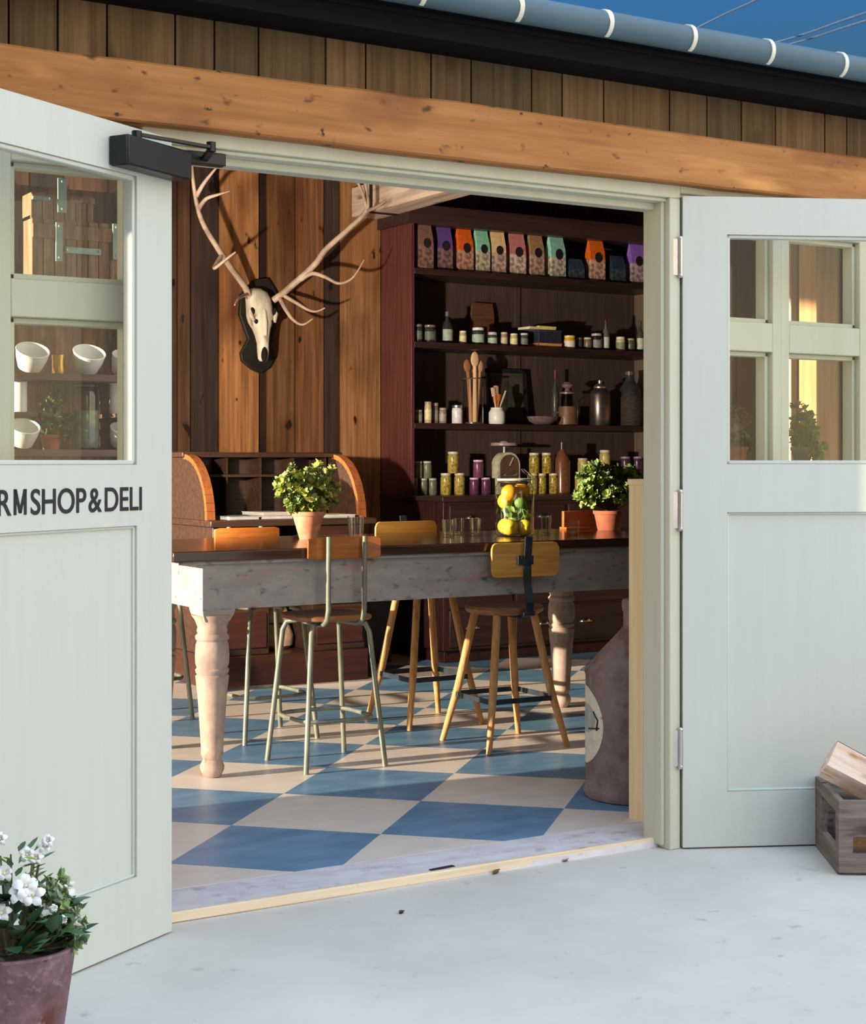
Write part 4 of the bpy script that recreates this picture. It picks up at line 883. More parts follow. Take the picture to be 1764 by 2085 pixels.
for k in range(7):                                          # leafy sprigs pushed down the side
    pass
g = MB(); rl = random.Random(5)
for k in range(26):
    a = rl.uniform(0, 2 * PI); zz = rl.uniform(.075, .17); p = Vector((math.cos(a) * rj * .86, math.sin(a) * rj * .86, zz)); leaf_shape(g, p, Vector((rl.uniform(-.6, .6) * -math.sin(a), rl.uniform(-.6, .6) * math.cos(a), rl.choice((-1, 1)) * .8)), Vector((math.cos(a), math.sin(a), 0)), .036, .019, rl.choice([lin((86, 124, 46)), lin((128, 158, 66)), lin((60, 96, 44))]))
q = g.build('lemon_leaves', M['leaf']); q.location = (x, Yj, ZT); tag(q, 'green lemon leaves packed between the fruit in the glass jar', 'leaves', None, 'stuff')
def tumbler(label, px, Y, w, h, m=None):
    x, s = pos(px, Y); o = thing('tumbler', label, 'glass', (x, Y, ZT), 0, 'drinking glasses on the table'); r = w * s / 2; hh = h * s
    g = MB(); g.lathe([(r * .86, .001), (r * .9, .004), (r, hh), (r * .95, hh), (r * .84, .014), (r * .5, .012)], n=24); g.build('bowl', M['glassware'], o)
    g = MB(); g.lathe([(r * .84, .002), (r * .84, .010)], n=20); g.build('base', M['glassware'], o); return o
tumbler('clear tumbler between the terracotta pot and the stool back', 725, 2.05, 34, 50)
tumbler('leftmost of the three small glasses left of the lemon jar', 912, 2.12, 24, 36); tumbler('middle small glass left of the lemon jar', 934, 2.30, 24, 34); tumbler('small glass nearest the lemon jar on its left', 968, 2.16, 24, 36)
tumbler('small glass just right of the lemon jar', 1112, 2.05, 22, 40); tumbler('small glass in front of the brown menu block', 1170, 1.98, 20, 30)
x, s = pos(1182, 2.50)
o = thing('menu_block', 'flat brown wooden menu block left of the right hand plant', 'menu holder', (x, 2.52, ZT)); g = MB(); g.box(-38 * s, 38 * s, -.01, .01, .012, .095); g.build('board', M['ply'], o, bev=.002); g = MB(); g.box(-38 * s, 38 * s, -.03, .03, 0, .013); g.build('foot', M['ply'], o, bev=.002)

# ------------------------------------------------------------------ stag skull
sk = thing('stag_skull', 'pale stag skull with antlers on a black mount on the plank wall', 'skull', (at(530, 650, 5.08).x, 5.08, at(530, 650, 5.08).z))
def L3(px, py, Y): return at(px, py, Y) - Vector(sk.location)
pts = [(545, 566), (515, 570), (490, 600), (487, 640), (505, 690), (490, 718), (492, 735), (512, 752), (530, 760), (548, 750), (560, 728), (552, 700), (562, 660), (566, 600)]
g = MB(); pl = [(L3(a, b_, 5.065).x, L3(a, b_, 5.065).z) for a, b_ in pts]; g.prism(pl, 'y', -.025, .008); g.build('mount', M['mount'], sk, bev=.004)
# skull: sections from the crown down to the nose, each (pixel row, half width, front, back)
s = mpp(530, 4.95); secs = [(590, .030, -.10, -.03), (598, .066, -.135, -.03), (612, .078, -.165, -.03), (630, .080, -.185, -.035), (648, .082, -.195, -.04), (662, .072, -.20, -.05), (674, .052, -.20, -.07), (688, .040, -.20, -.09), (704, .034, -.195, -.11), (722, .036, -.185, -.12), (735, .033, -.172, -.13), (740, .022, -.165, -.135)]
g = MB(); vs = []; n = 20; cxs = L3(531, 650, 4.95).x
for row, hw, fy, by in secs:
    zz = (650 - row) * s; yc, yr = (fy + by) / 2, abs(fy - by) / 2
    for i in range(n):
        a = 2 * PI * i / n; c_, s2 = math.cos(a), math.sin(a); k = (abs(c_) ** 2.6 + abs(s2) ** 2.6) ** (-1 / 2.6)
        vs.append((cxs + hw * k * c_ + (650 - row) * -.00008, yc + yr * k * s2, zz))
fs = [tuple(range(n)), tuple(range((len(secs) - 1) * n, len(secs) * n))] + [(k * n + i, k * n + (i + 1) % n, (k + 1) * n + (i + 1) % n, (k + 1) * n + i) for k in range(len(secs) - 1) for i in range(n)]
g.add(vs, fs)
g.tube([(cxs, -.150, .10), (cxs, -.186, .03), (cxs, -.203, -.04), (cxs, -.202, -.12)], [.008, .012, .013, .010], 10)
g.tube([(cxs - .078, -.15, .05), (cxs - .088, -.165, .02), (cxs - .07, -.185, -.03)], [.012, .016, .01], 10); g.tube([(cxs + .078, -.15, .05), (cxs + .088, -.165, .02), (cxs + .07, -.185, -.03)], [.012, .016, .01], 10)
skull = g.build('skull', M['bone'], sk, smooth=60)
for sx in (-1, 1):
    g = MB(); g.ell((cxs + sx * .072, -.150, .030), (.020, .034, .028), 14, 8); g.build('eye_socket', M['hole'], skull)  # near-black ellipsoids stand in for the shade inside the skull's hollows
    g = MB(); g.ell((cxs + sx * .052, -.178, -.032), (.012, .016, .016), 12, 8); g.build('tear_hollow', M['hole'], skull)
g = MB(); g.ell((cxs, -.180, (650 - 726) * s), (.019, .026, .050), 14, 8); g.build('nose_opening', M['hole'], skull)
def spline(P, k=6):
    P = [Vector(p) for p in P]; out = []
    for i in range(len(P) - 1):
        a, b_, c_, d = P[max(0, i - 1)], P[i], P[i + 1], P[min(len(P) - 1, i + 2)]
        for j in range(k):
            t_ = j / k; out.append(.5 * ((2 * b_) + (c_ - a) * t_ + (2 * a - 5 * b_ + 4 * c_ - d) * t_ ** 2 + (3 * b_ - a - 3 * c_ + d) * t_ ** 3))
    return out + [P[-1]]
def branch(g, P, r0, r1):
    q = spline([L3(*p) for p in P]); m_ = len(q); g.tube(q, [r0 + (r1 - r0) * (i / (m_ - 1)) ** 1.3 for i in range(m_)], 10)
g = MB()
branch(g, [(556, 612, 4.97), (585, 590, 4.92), (640, 540, 4.80), (664, 508, 4.74), (708, 468, 4.68), (744, 432, 4.62), (748, 400, 4.60), (738, 345, 4.60), (730, 300, 4.62)], .022, .009)
branch(g, [(746, 420, 4.61), (738, 392, 4.58), (724, 358, 4.55), (716, 320, 4.55)], .012, .005)
branch(g, [(745, 430, 4.61), (768, 421, 4.62), (790, 405, 4.62), (804, 398, 4.64)], .013, .004)
branch(g, [(570, 608, 4.94), (583, 632, 4.84), (598, 652, 4.78), (617, 661, 4.73), (637, 649, 4.70)], .014, .004)
branch(g, [(580, 603, 4.93), (604, 617, 4.85), (628, 631, 4.78), (645, 634, 4.75), (662, 627, 4.72)], .013, .004)
branch(g, [(612, 570, 4.86), (636, 557, 4.80), (662, 564, 4.72), (690, 577, 4.66), (718, 566, 4.62), (742, 529, 4.58)], .015, .004)
g.build('antler', M['antler'], sk)
g = MB()
branch(g, [(508, 606, 4.97), (498, 583, 4.92), (470, 545, 4.82), (440, 500, 4.74), (415, 458, 4.68), (402, 420, 4.64), (395, 380, 4.62), (391, 338, 4.62)], .021, .009)
branch(g, [(405, 425, 4.65), (420, 405, 4.58), (445, 396, 4.54), (468, 389, 4.50)], .014, .004)
branch(g, [(400, 400, 4.63), (414, 375, 4.58), (432, 352, 4.54), (455, 325, 4.50)], .014, .004)
branch(g, [(452, 518, 4.77), (436, 546, 4.66), (458, 530, 4.56), (480, 513, 4.48)], .013, .005)
branch(g, [(505, 600, 4.95), (494, 603, 4.85), (484, 610, 4.77), (478, 621, 4.72)], .012, .005)
g.build('antler', M['antler'], sk)

# ------------------------------------------------------------------ by the door: post, milk churn
o = thing('newel_board', 'pale pine board standing upright just inside the right door jamb', 'post', (1.88, .11, .012)); g = MB(); g.box(0, .05, 0, .18, 0, 1.203); g.build('board', M['pine'], o, bev=.003)
g = MB(); g.box(-.004, .054, -.004, .184, 1.185, 1.207); g.build('cap', M['pine'], o, bev=.003)
ch = thing('milk_churn', 'old rusty milk churn with a painted pale oval by the door', 'milk churn', (2.150, .575, .02))
g = MB(); g.lathe([(.185, 0), (.204, .004), (.208, .02), (.204, .04), (.198, .055), (.20, .07), (.20, .455), (.205, .468), (.20, .482), (.19, .495), (.066, .628), (.058, .64), (.058, .70), (.05, .70), (.05, .66)], n=40); g.build('body', M['rust'], ch)
g = MB(); g.lathe([(.056, .69), (.062, .70), (.064, .73), (.06, .74), (.03, .744)], n=32); g.build('lid', M['rust'], ch)
for a in (math.atan2(CAM.y - .575, CAM.x - 2.150) + math.radians(12), math.atan2(CAM.y - .575, CAM.x - 2.150) + math.radians(192)):
    ca, sa = math.cos(a), math.sin(a); tx, ty = -sa, ca; r_ = .185
    g = MB(); g.tube([(r_ * ca + tx * .05, r_ * sa + ty * .05, .49), (r_ * 1.1 * ca + tx * .05, r_ * 1.1 * sa + ty * .05, .56), (.150 * ca + tx * .03, .150 * sa + ty * .03, .59), (.150 * ca - tx * .03, .150 * sa - ty * .03, .59), (r_ * 1.1 * ca - tx * .05, r_ * 1.1 * sa - ty * .05, .56), (r_ * ca - tx * .05, r_ * sa - ty * .05, .49)], .009, 8); g.build('handle', mat('rust_dark', (84, 58, 46), (104, 74, 60), (30, 30, 30), rough=.8), ch)
# painted oval wraps the left flank
def wrap_oval(g, a0, hw, zc, hz, rad, n=36, m_=7):
    vs = [(rad * math.cos(a0), rad * math.sin(a0), zc)]
    for j in range(1, m_ + 1):
        for i in range(n):
            t_ = 2 * PI * i / n; a = a0 + hw * j / m_ * math.cos(t_); vs.append((rad * math.cos(a), rad * math.sin(a), zc + hz * j / m_ * math.sin(t_)))
    fs = [(0, 1 + i, 1 + (i + 1) % n) for i in range(n)] + [(1 + (j - 1) * n + i, 1 + (j - 1) * n + (i + 1) % n, 1 + j * n + (i + 1) % n, 1 + j * n + i) for j in range(1, m_) for i in range(n)]
    g.add(vs, fs)
va = math.atan2(CAM.y - .575, CAM.x - 2.150)
g = MB(); wrap_oval(g, va - math.radians(80), math.radians(40), .275, .147, .2012); ov = g.build('painted_oval', mat('pale_badge', (214, 198, 182), (232, 218, 204), (30, 30, 30), rough=.7, spots=[((150, 130, 112), 26, .62, .72)]), ch)
g = MB(); wrap_oval(g, va - math.radians(74), math.radians(22), .30, .055, .2018, 20, 3); g.build('badge_motif', mat('badge_grey', (150, 156, 154), (176, 180, 176), (30, 30, 30), rough=.7), ov)
g = MB(); rad = .2025
for q in ((-56, .33, -48, .30), (-48, .30, -50, .262), (-66, .262, -46, .272)):
    a, b_ = va + math.radians(q[0]), va + math.radians(q[2]); g.tube([(rad * math.cos(a), rad * math.sin(a), q[1]), (rad * 1.004 * math.cos((a + b_) / 2), rad * 1.004 * math.sin((a + b_) / 2), (q[1] + q[3]) / 2), (rad * math.cos(b_), rad * math.sin(b_), q[3])], .003, 6)
g.build('badge_lines', M['letter'], ov)

# ------------------------------------------------------------------ crate with split logs at the right door
ca_ = math.atan2(-.557, .83)
cr_ = thing('wooden_crate', 'weathered wooden crate of split logs standing by the open right door', 'crate', (1.994, -.611, 0), ca_)
CW, CD, CH = .56, .385, .232
g = MB()
g.box(0, CW, 0, .018, .008, .068); g.box(0, CW, 0, .018, .118, .232); g.box(0, .045, .0, .018, .066, .12); g.box(.20, CW, .0, .018, .066, .12); g.build('front_panel', M['cratewood'], cr_, bev=.002)
g = MB(); g.box(0, CW, CD - .018, CD, .008, .232); g.build('back_panel', M['cratewood'], cr_, bev=.002)
for xa in (.0, CW - .02):
    g = MB(); g.box(xa, xa + .02, .018, .045, .0, .232); g.box(xa, xa + .02, CD - .115, CD - .018, .0, .232); g.box(xa, xa + .02, .04, CD - .1, 0, .075); g.box(xa, xa + .02, .04, CD - .1, .190, .232); g.build('end_panel', M['crateend'], cr_, bev=.002)
g = MB(); g.box(.015, CW - .015, .015, CD - .015, .002, .02); g.build('base', M['cratewood'], cr_)
def split_log(label, c, ln, r, rz, ry, rx=0):
    o = thing('split_log', label, 'log', cr_.matrix_world @ Vector(c) if False else Matrix.Translation(cr_.location) @ Matrix.Rotation(ca_, 4, 'Z') @ Vector(c), 0, 'split logs in the crate')
    o.rotation_euler = (rx, ry, ca_ + rz)
    rq = random.Random(int(r * 1e4)); pl = [(0, 0)] + [(r * math.cos(a) * rq.uniform(.93, 1.05), r * math.sin(a) * rq.uniform(.93, 1.05)) for a in [math.radians(20 + 14 * k) for k in range(9)]]
    n = len(pl); vs = []; m_ = 7
    for i in range(m_):
        for u_, w_ in pl: vs.append((-ln / 2 + ln * i / (m_ - 1), u_ + rq.uniform(-.003, .003), w_ + rq.uniform(-.003, .003) - r * .5))
    fs = [tuple(range(n))[::-1], tuple(range((m_ - 1) * n, m_ * n))]
    bf = []
    for i in range(m_ - 1):
        for j in range(n):
            f_ = (i * n + j, i * n + (j + 1) % n, (i + 1) * n + (j + 1) % n, (i + 1) * n + j)
            (bf if 1 <= j <= n - 2 else fs).append(f_)
    g = MB(); g.add(vs, fs + bf); g.build('wood', M['logwood'], o, smooth=20)
    g = MB(); vs2 = [(p[0], p[1] * 1.02, (p[2] + r * .5) * 1.03 - r * .5) for p in vs]; g.add(vs2, bf); g.build('bark', M['bark'], o, smooth=30)
split_log('long pale split log propped on top of the wooden crate', (.180, .10, .248), .42, .082, math.radians(-6), math.radians(27), math.radians(-62))
split_log('split log lying low inside the wooden crate', (.28, .11, .07), .46, .055, 0, 0, math.radians(10)); split_log('split log along the back inside the wooden crate', (.28, .29, .09), .46, .066, .03, 0, math.radians(-20))
split_log('short split log at the far corner of the wooden crate', (.37, .27, .19), .27, .055, .1, 0, math.radians(30))

# ------------------------------------------------------------------ bucket of white flowers
bk = thing('flower_bucket', 'rusty bucket planted with white flowers in front of the left door', 'potted plant', (-.672, -.935, 0))
rb = .127; hb = .288
g = MB(); g.lathe([(.083, 0), (.086, .004), (rb * .985, hb - .012), (rb * 1.03, hb - .006), (rb * 1.03, hb), (rb * .97, hb), (rb * .95, hb - .03)], n=48); g.build('bucket', M['bucket'], bk)
g = MB(); g.lathe([(.004, hb - .028), (rb * .94, hb - .026), (rb * .94, hb - .02), (.004, hb - .014)], n=24); g.build('soil', M['soil'], bk)
rf = random.Random(21); g = MB(); st = MB()
dkg = [lin((52, 88, 60)), lin((70, 108, 70)), lin((88, 124, 84)), lin((44, 74, 58))]
for k in range(90):                                        # broad glossy leaves
    a = rf.uniform(0, 2 * PI); rr_ = rb * math.sqrt(rf.random()) * .95; zz = hb + rf.uniform(-.02, .10) * (1.1 - rr_ / rb * .4); p = Vector((rr_ * math.cos(a), rr_ * math.sin(a), zz))
    leaf_shape(g, p, Vector((math.cos(a) + rf.uniform(-.4, .4), math.sin(a) + rf.uniform(-.4, .4), rf.uniform(-.1, .9))), Vector((0, 0, 1)), rf.uniform(.045, .075), rf.uniform(.026, .04), rf.choice(dkg))
g.build('broad_leaves', M['leaf'], bk, smooth=60)
g = MB()
var = [lin((206, 214, 178)), lin((142, 166, 104)), lin((236, 238, 222)), lin((100, 130, 92)), lin((168, 192, 118)), lin((246, 246, 238)), lin((226, 230, 206))]
RB = Vector((.857, -.515, 0)) # towards the right of the bucket
for c_, r in (((RB * .085) + Vector((0, 0, hb + .075)), (.05, .05, .065)), ((RB * .118) + Vector((0, 0, hb + .03)), (.035, .04, .05)), ((RB * .05) + Vector((0, 0, hb + .09)), (.04, .04, .045))):
    bush(g, st, (0, 0, hb - .02), [(c_, r)], 34, var, .021, .014, rf, 7)
g.build('variegated_leaves', M['leaf'], bk); 
for k in range(9):
    a = rf.uniform(0, 2 * PI); st.tube([(.02 * math.cos(a), .02 * math.sin(a), hb - .02), (.04 * math.cos(a), .04 * math.sin(a), hb + .08), (.055 * math.cos(a), .055 * math.sin(a), hb + .17)], [.003, .003, .002], 6)
for a, zz in ((.3, .17), (1.2, .2), (2.2, .15), (4.0, .18), (5.2, .2)):
    pass
st.build('stems', M['stem'], bk)
g = MB()
for k in range(40):
    a = rf.uniform(0, 2 * PI); rr_ = rf.uniform(.01, .06); zz = hb + rf.uniform(.10, .185); leaf_shape(g, Vector((rr_ * math.cos(a), rr_ * math.sin(a), zz)), Vector((math.cos(a), math.sin(a), rf.uniform(0, .8))), Vector((0, 0, 1)), .045, .014, rf.choice([lin((70, 100, 66)), lin((150, 180, 70)), lin((92, 124, 84))]))
g.build('narrow_leaves', M['leaf'], bk, smooth=60)
VW = (CAM - Vector((-.672, -.935, .4))).normalized()
def flower(c, nrm, R_):
    nrm = nrm.normalized(); s_ = nrm.cross(Vector((0, 0, 1))).normalized(); u_ = s_.cross(nrm); g = MB(); c = Vector(c)
    for j in range(5):
        a = 2 * PI * j / 5 + .3; d = s_ * math.cos(a) + u_ * math.sin(a); t_ = s_ * -math.sin(a) + u_ * math.cos(a); vs = [c - nrm * .004]
        prf = [(.25, .18, .004), (.55, .40, .010), (.85, .34, .008), (1.06, .08, -.002)]
        for l_, w_, o_ in prf: vs += [c + d * R_ * l_ - t_ * R_ * w_ + nrm * o_, c + d * R_ * l_ + nrm * (o_ + .004), c + d * R_ * l_ + t_ * R_ * w_ + nrm * o_]
        fs = [(0, 1, 2), (0, 2, 3)]
        for q in range(3): b_ = 1 + q * 3; fs += [(b_, b_ + 3, b_ + 4, b_ + 1), (b_ + 1, b_ + 4, b_ + 5, b_ + 2)]
        g.add(vs, fs)
    f_ = g.build('flower', M['petal'], bk, smooth=60); g = MB(); g.ell(c + nrm * .006, R_ * .17, 10, 6); g.build('flower_centre', cm((214, 212, 168), .6), f_)
for px, py, R_, off in ((52, 1806, .026, .07), (68, 1822, .024, .075), (40, 1820, .022, .07), (90, 1722, .015, .0), (98, 1712, .013, .01), (55, 1740, .016, .0), (75, 1748, .015, .0), (2, 1708, .014, .0), (4, 1860, .02, .06), (8, 1780, .018, .03), (-30, 1780, .024, .02), (-50, 1840, .024, .04), (128, 1872, .009, .05), (108, 1850, .009, .06)):
    D_ = (Vector((-.672, -.935, .3)) - CAM).dot(FW) - off
    p = CAM + (FW + RT * ((px - 882) / FPX) + Vector((0, 0, (940 - py) / FPX))) * D_ - Vector(bk.location)
    flower(p, VW + Vector((rf.uniform(-.3, .3), rf.uniform(-.3, .3), rf.uniform(-.1, .4))), R_)

# ------------------------------------------------------------------ display behind the left window
Yd = .45
sd0 = at(20, 940, Yd).x; sd1 = at(268, 940, Yd).x
ds = thing('display_shelves', 'open wooden display shelves behind the left window glass', 'shelves', (sd0, Yd, .02))
dsm = wood('display_wood', (92, 70, 58), (120, 94, 78), 'x', 40, 3, rough=.7)
g = loc(MB(), ds); g.box(sd0 - .03, sd1 + .01, .60, .625, .02, 2.12); g.build('back_board', M['oldcrate'], ds)
for xa in (sd1 - .008,):
    g = loc(MB(), ds); g.box(xa, xa + .02, .34, .60, .02, 2.12); g.build('upright', dsm, ds)
ZR = [at(150, 765, Yd).z, at(150, 916, Yd).z, at(150, 590, Yd).z, at(150, 842, Yd).z]
for k, zz in enumerate((ZR[0] - .0, ZR[1], ZR[2], .75, .35)):
    g = loc(MB(), ds); g.box(sd0 - .01, sd1 - .008, .35, .60, zz - .02, zz); g.build('shelf', dsm, ds)
for a_, b_ in ((14, 64), (216, 266)):
    g = loc(MB(), ds); g.box(at(a_, 940, Yd).x, at(b_, 940, Yd).x - .005, .37, .60, ZR[3] - .012, ZR[3]); g.build('ledge', dsm, ds)
def bowl(label, px, zz, w, tilt, Y=Yd, h=.062):
    x, s = pos(px, Y); o = thing('bowl', label, 'bowl', (x, Y, zz), 0, 'white bowls in the window display'); r = w * s / 2
    g = MB(); g.M = Matrix.Translation((0, 0, .5 * r * math.sin(tilt) + .004)) @ Matrix.Rotation(tilt, 4, 'X'); g.lathe([(r * .55, 0), (r * .7, .004), (r * .92, h * .6), (r, h), (r * .95, h), (r * .86, h * .6), (r * .62, .012), (r * .2, .010)], n=28); g.build('vessel', M['enamel'], o)
    g = MB(); g.M = Matrix.Translation((0, 0, .5 * r * math.sin(tilt) + .004)) @ Matrix.Rotation(tilt, 4, 'X'); g.tube([(r * .975 * math.cos(a), r * .975 * math.sin(a), h) for a in [2 * PI * k / 28 for k in range(28)]], .0022, 6, closed=True); g.build('rim', M['enamel'], o); return o
T_ = math.radians(32)
bowl('white bowl tilted forward at the left of the upper window shelf', 60, ZR[0], 68, T_); bowl('white bowl tilted forward right of the brass tin in the window', 175, ZR[0], 66, T_); bowl('white bowl at the right end of the upper window shelf', 241, ZR[0], 40, T_)
bowl('white bowl tilted forward at the left of the lower window shelf', 44, ZR[1], 62, T_); bowl('white bowl tilted forward at the right of the lower window shelf', 240, ZR[1], 46, T_)
def mug(label, px):
    x, s = pos(px, Yd); o = thing('beaker', label, 'beaker', (x, Yd, ZR[3]), 0, 'white beakers in the window display'); r = 15 * s; h = 62 * s
    g = MB(); g.lathe([(r * .9, 0), (r, .004), (r, h), (r * .92, h), (r * .9, .01), (r * .3, .008)], n=24); g.build('body', M['enamel'], o); g = MB(); g.tube([(r * math.cos(a), r * math.sin(a), h) for a in [2 * PI * k / 20 for k in range(20)]], .002, 6, closed=True); g.build('rim', M['enamel'], o)
mug('white beaker on the left ledge in the window', 40); mug('white beaker on the right ledge in the window', 238)
x, s = pos(119, Yd); o = thing('brass_tin', 'round brass tin between two white bowls in the window', 'tin', (x, Yd, ZR[0])); g = MB(); g.lathe([(14 * s, 0), (14.5 * s, .003), (14.5 * s, 38 * s), (13.5 * s, 40 * s)], n=24); g.build('body', M['brass'], o); g = MB(); g.lathe([(15 * s, 33 * s), (15 * s, 41 * s), (14 * s, 42 * s)], n=24); g.build('lid', M['brass'], o)
x, s = pos(104, Yd); o = thing('potted_plant', 'dark green potted plant behind the left window glass', 'potted plant', (x, Yd, ZR[1])); clay_pot(o, .024, .032, .045, M['terra_dark'], .01)
g = MB(); st = MB(); bush(g, st, (0, 0, .04), [((0, 0, .11), (.055, .05, .075)), ((.02, 0, .07), (.05, .05, .04))], 34, [lin((74, 92, 52)), lin((58, 80, 50)), lin((104, 116, 68)), lin((84, 90, 46))], .022, .012, rf, 7); g.build('foliage', M['leaf'], o); st.build('stems', M['stem'], o)
x, s = pos(176, Yd); o = thing('glass_canister', 'tall clear glass canister behind the left window', 'jar', (x, Yd, ZR[1])); g = MB(); g.lathe([(26 * s, .002), (28 * s, .01), (28 * s, 118 * s), (24 * s, 128 * s)], n=28); g.build('body', M['glassware'], o); g = MB(); g.lathe([(25 * s, 128 * s), (26 * s, 132 * s), (10 * s, 140 * s)], n=24); g.build('lid', M['glassware'], o)
g = MB(); g.lathe([(25 * s, .006), (25 * s, 80 * s)], n=20); g.build('contents', mat('dried_herbs', (110, 116, 92), (132, 136, 112), (60, 60, 60), rough=.9), o)
def vcrate(label, px0, px1, zz, h, Y):
    xa, xb = at(px0, 940, Y).x, at(px1, 940, Y).x; o = thing('slatted_crate', label, 'crate', (xa, Y, zz), 0, 'old crates in the window display'); w = xb - xa; g = MB(); k = 0; q = 0
    while q < w - .01:
        e_ = min(w, q + .034); g.box(q, e_ - .003, 0, .012, 0, h); q = e_
    g.build('front_slats', M['oldcrate'], o); g = MB(); g.box(0, w, -.008, 0, h * .72, h * .92); g.build('top_batten', M['oldcrate'], o); g = MB(); g.box(0, w, .012, .09, 0, .01); g.box(0, .01, .012, .09, 0, h); g.box(w - .01, w, .012, .09, 0, h); g.build('carcass', M['oldcrate'], o); return xa
zB = ZR[2]; s = mpp(150, Yd)
vcrate('wider old slatted crate standing on the top window shelf', 66, 252, zB, 138 * s, Yd - .02)
vcrate('old slatted crate stacked on the wider crate in the window', 64, 192, zB + 138.5 * s, 52 * s, Yd - .01)
for k, (a, c_, t_, b2, lb) in enumerate([(118, 136, 362, 432, 'pale teal upright bar on the upper crate in the window'), (114, 128, 452, 532, 'pale teal upright bar at the left of the lower crate'), (230, 244, 455, 528, 'pale teal upright bar at the right of the lower crate'),
                             (66, 104, 398, 406, 'pale teal level bar on the upper crate'), (134, 206, 502, 515, 'pale teal level bar on the lower crate')]):
    Y = Yd - .034; xa, xb = at(a, 940, Y).x, at(c_, 940, Y).x; z1, z0 = at(a, t_, Y).z, at(a, b2, Y).z
    if k in (0, 3): z0 += 0
    o = thing('metal_bar', lb, 'metal bar', (xa, Y, z0), 0, 'teal metal bars in the window display'); g = MB(); g.box(0, xb - xa, 0, .006, 0, z1 - z0); g.build('bar', M['teal'], o, bev=.001)
    g = MB()
    for u_ in ((.5, .1), (.5, .9)) if (z1 - z0) > (xb - xa) else ((.06, .5), (.94, .5)): g.M = Matrix.Translation(((xb - xa) * u_[0], -.001, (z1 - z0) * u_[1])); g.ell((0, 0, 0), (.004, .003, .004), 8, 6)
    g.build('rivets', M['teal'], o)

# ------------------------------------------------------------------ seen through the right door's glass
g = MB(); xq = 2.74
while xq < 4.3: w = random.uniform(.1, .17); g.box(xq, xq + w - .006, 1.02, 1.05, .02, 2.6, lin(random.choice([(128, 98, 78), (104, 78, 64), (142, 112, 90), (90, 66, 54)]))); xq += w
xpl = at(1480, 940, 1.02).x
struct('partition', g, M['wallboards'])
def postt(name, label, a, c_, Y, m, top=2.6, dp=.1):
    xa, xb = at(a, 940, Y).x, at(c_, 940, Y).x; o = thing(name, label, 'post', ((xa + xb) / 2, Y, .02)); w = (xb - xa) / 2; g = MB(); g.box(-w, w, 0, dp, 0, top); g.build('shaft', m, o, bev=.005); g = MB(); g.box(-w - .015, w + .015, -.015, dp + .015, 0, .12); g.build('foot_block', m, o, bev=.005)
postt('timber_post', 'broad tan timber post seen through the right door glass', 1662, 1708, .62, wood('tan_post', (176, 128, 88), (204, 156, 112), 'z', 30, 2, spots=[((140, 96, 62), (9, 9, 4), .62, .72)]))
postt('slim_post', 'slim pale post seen through the right door glass', 1610, 1624, .80, wood('pale_post', (232, 208, 170), (244, 224, 192), 'z', 30, 2), 2.6, .05)
Yq = .40; x, s = pos(1634, Yq)
std = thing('side_table', 'narrow grey side table behind the right window', 'side table', (x - .1, Yq, .02)); zt = at(1634, 942, Yq).z
g = MB(); g.box(-.27, .25, -.14, .14, zt - .05, zt - .02); g.build('top', cm((96, 96, 98), .6), std, bev=.004)
for sx in (-.25, .23):
    for sy in (-.12, .12): g = MB(); g.box(sx - .015, sx + .015, sy - .015, sy + .015, 0, zt - .05); g.build('leg', cm((96, 96, 98), .6), std)
o = thing('potted_plant', 'fresh green plant behind the right window, beside the tan post', 'potted plant', (x, Yq, zt)); clay_pot(o, .03, .045, .06, cm((70, 72, 74), .5), .012)
g = MB(); st = MB(); bush(g, st, (0, 0, .05), [((-.02, 0, .17), (.055, .06, .07)), ((.02, 0, .11), (.05, .06, .07)), ((.03, -.02, .06), (.04, .05, .05))], 30, [lin((112, 150, 62)), lin((78, 116, 54)), lin((160, 186, 92)), lin((132, 160, 60))], .03, .02, rf, 7); g.build('foliage', M['leaf'], o); st.build('stems', M['stem'], o)
x, s = pos(1498, Yq); o = thing('potted_plant', 'brownish bush in a red clay pot behind the right window', 'potted plant', (x, Yq, zt)); clay_pot(o, .036, .05, .06, M['terra_dark'], .012)
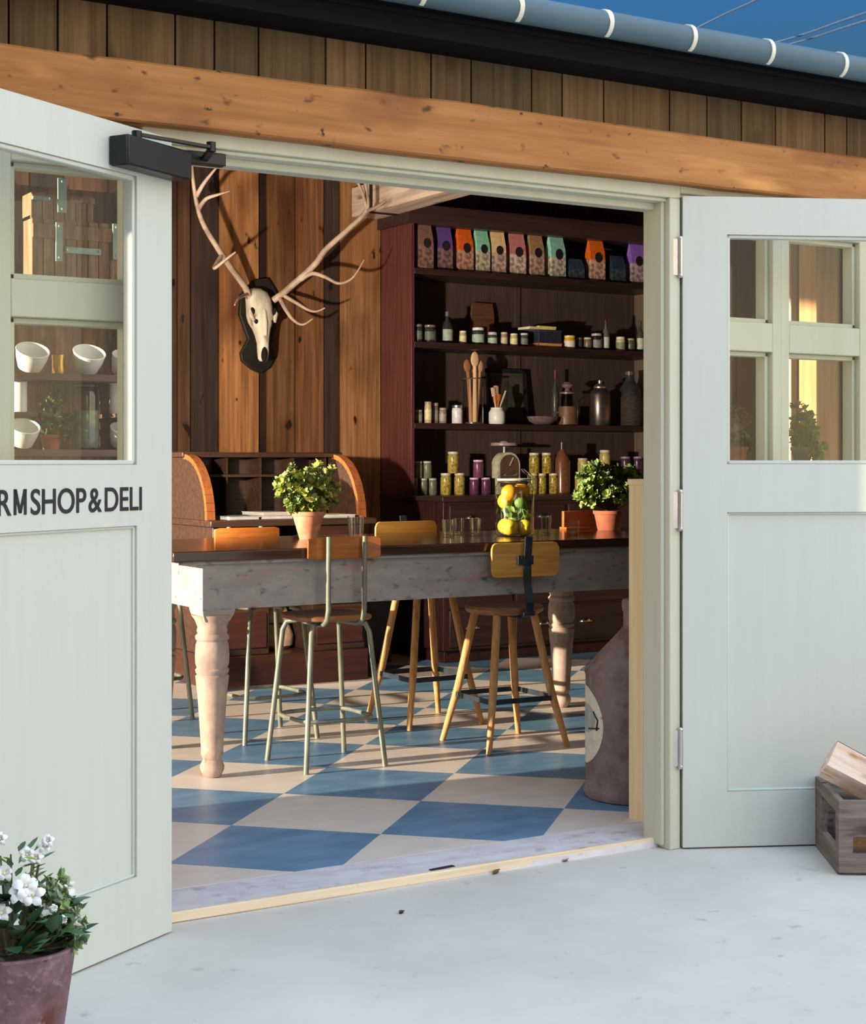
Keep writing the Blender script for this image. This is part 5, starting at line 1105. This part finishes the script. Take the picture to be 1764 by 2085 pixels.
g = MB(); st = MB(); bush(g, st, (0, 0, .05), [((0, 0, .14), (.07, .06, .08)), ((.01, 0, .08), (.06, .06, .04))], 34, [lin((116, 98, 54)), lin((90, 82, 48)), lin((138, 112, 62)), lin((84, 92, 52))], .03, .018, rf, 7); g.build('foliage', M['leaf'], o); st.build('stems', M['stem'], o)

# ------------------------------------------------------------------ small things: overhead cables, floor bolt, dry leaves
for k, (pa, pb_) in enumerate((((1560, 92), (1764, 26)), ((1580, 98), (1764, 42)), ((1430, 52), (1540, 0)))):
    a = Vector((3.6 + k * .12, 4.0, 3.345)); D_ = 7.0; d = lambda q, D: CAM + (FW + RT * ((q[0] - 882) / FPX) + Vector((0, 0, (940 - q[1]) / FPX))) * D
    m1, m2 = d(pa, 9.6), d(pb_, 8.0); m3 = m2 + (m2 - m1) * 2.2
    g = MB(); g.tube(spline([a, m1, m2, m3], 8), .006, 6); q = g.build('overhead_cable', cm((40, 56, 78), .6))
    tag(q, ['upper of the two close cables crossing the blue sky', 'lower of the two close cables crossing the blue sky', 'single cable crossing the sky furthest left above the gutter'][k], 'cable', 'cables over the roof')
o = MB(); o.M = Matrix.Translation((.949, .03, .0195)) @ Matrix.Rotation(.1, 4, 'Z'); o.box(-.045, .045, -.008, .008, -.004, .003); q = o.build('bolt_slot', cm((34, 34, 40), .6)); tag(q, 'small dark bolt slot set in the door sill', 'bolt slot')
for k, (lx, ly, lb) in enumerate(((1.08, -.055, 'brown dry leaf lying just outside the door sill'), (1.36, -.04, 'tan dry leaf on the ground nearest the right jamb'), (.62, -.28, 'tiny dark dry leaf out on the concrete'))):
    g = MB(); leaf_shape(g, Vector((0, 0, .004)), Vector((.9, .4, .15)), Vector((0, 0, 1)), .045 - .012 * k, .018, lin(((120, 84, 60), (176, 132, 84), (88, 70, 58))[k])); leaf_shape(g, Vector((0, 0, .002)), Vector((.9, .4, .05)), Vector((0, 0, 1)), .04 - .012 * k, .016, lin(((110, 76, 54), (160, 120, 76), (80, 64, 52))[k]))
    q = g.build('dry_leaf', M['leaf']); q.location = (lx, ly, .0); tag(q, lb, 'leaf', 'dry leaves by the sill')
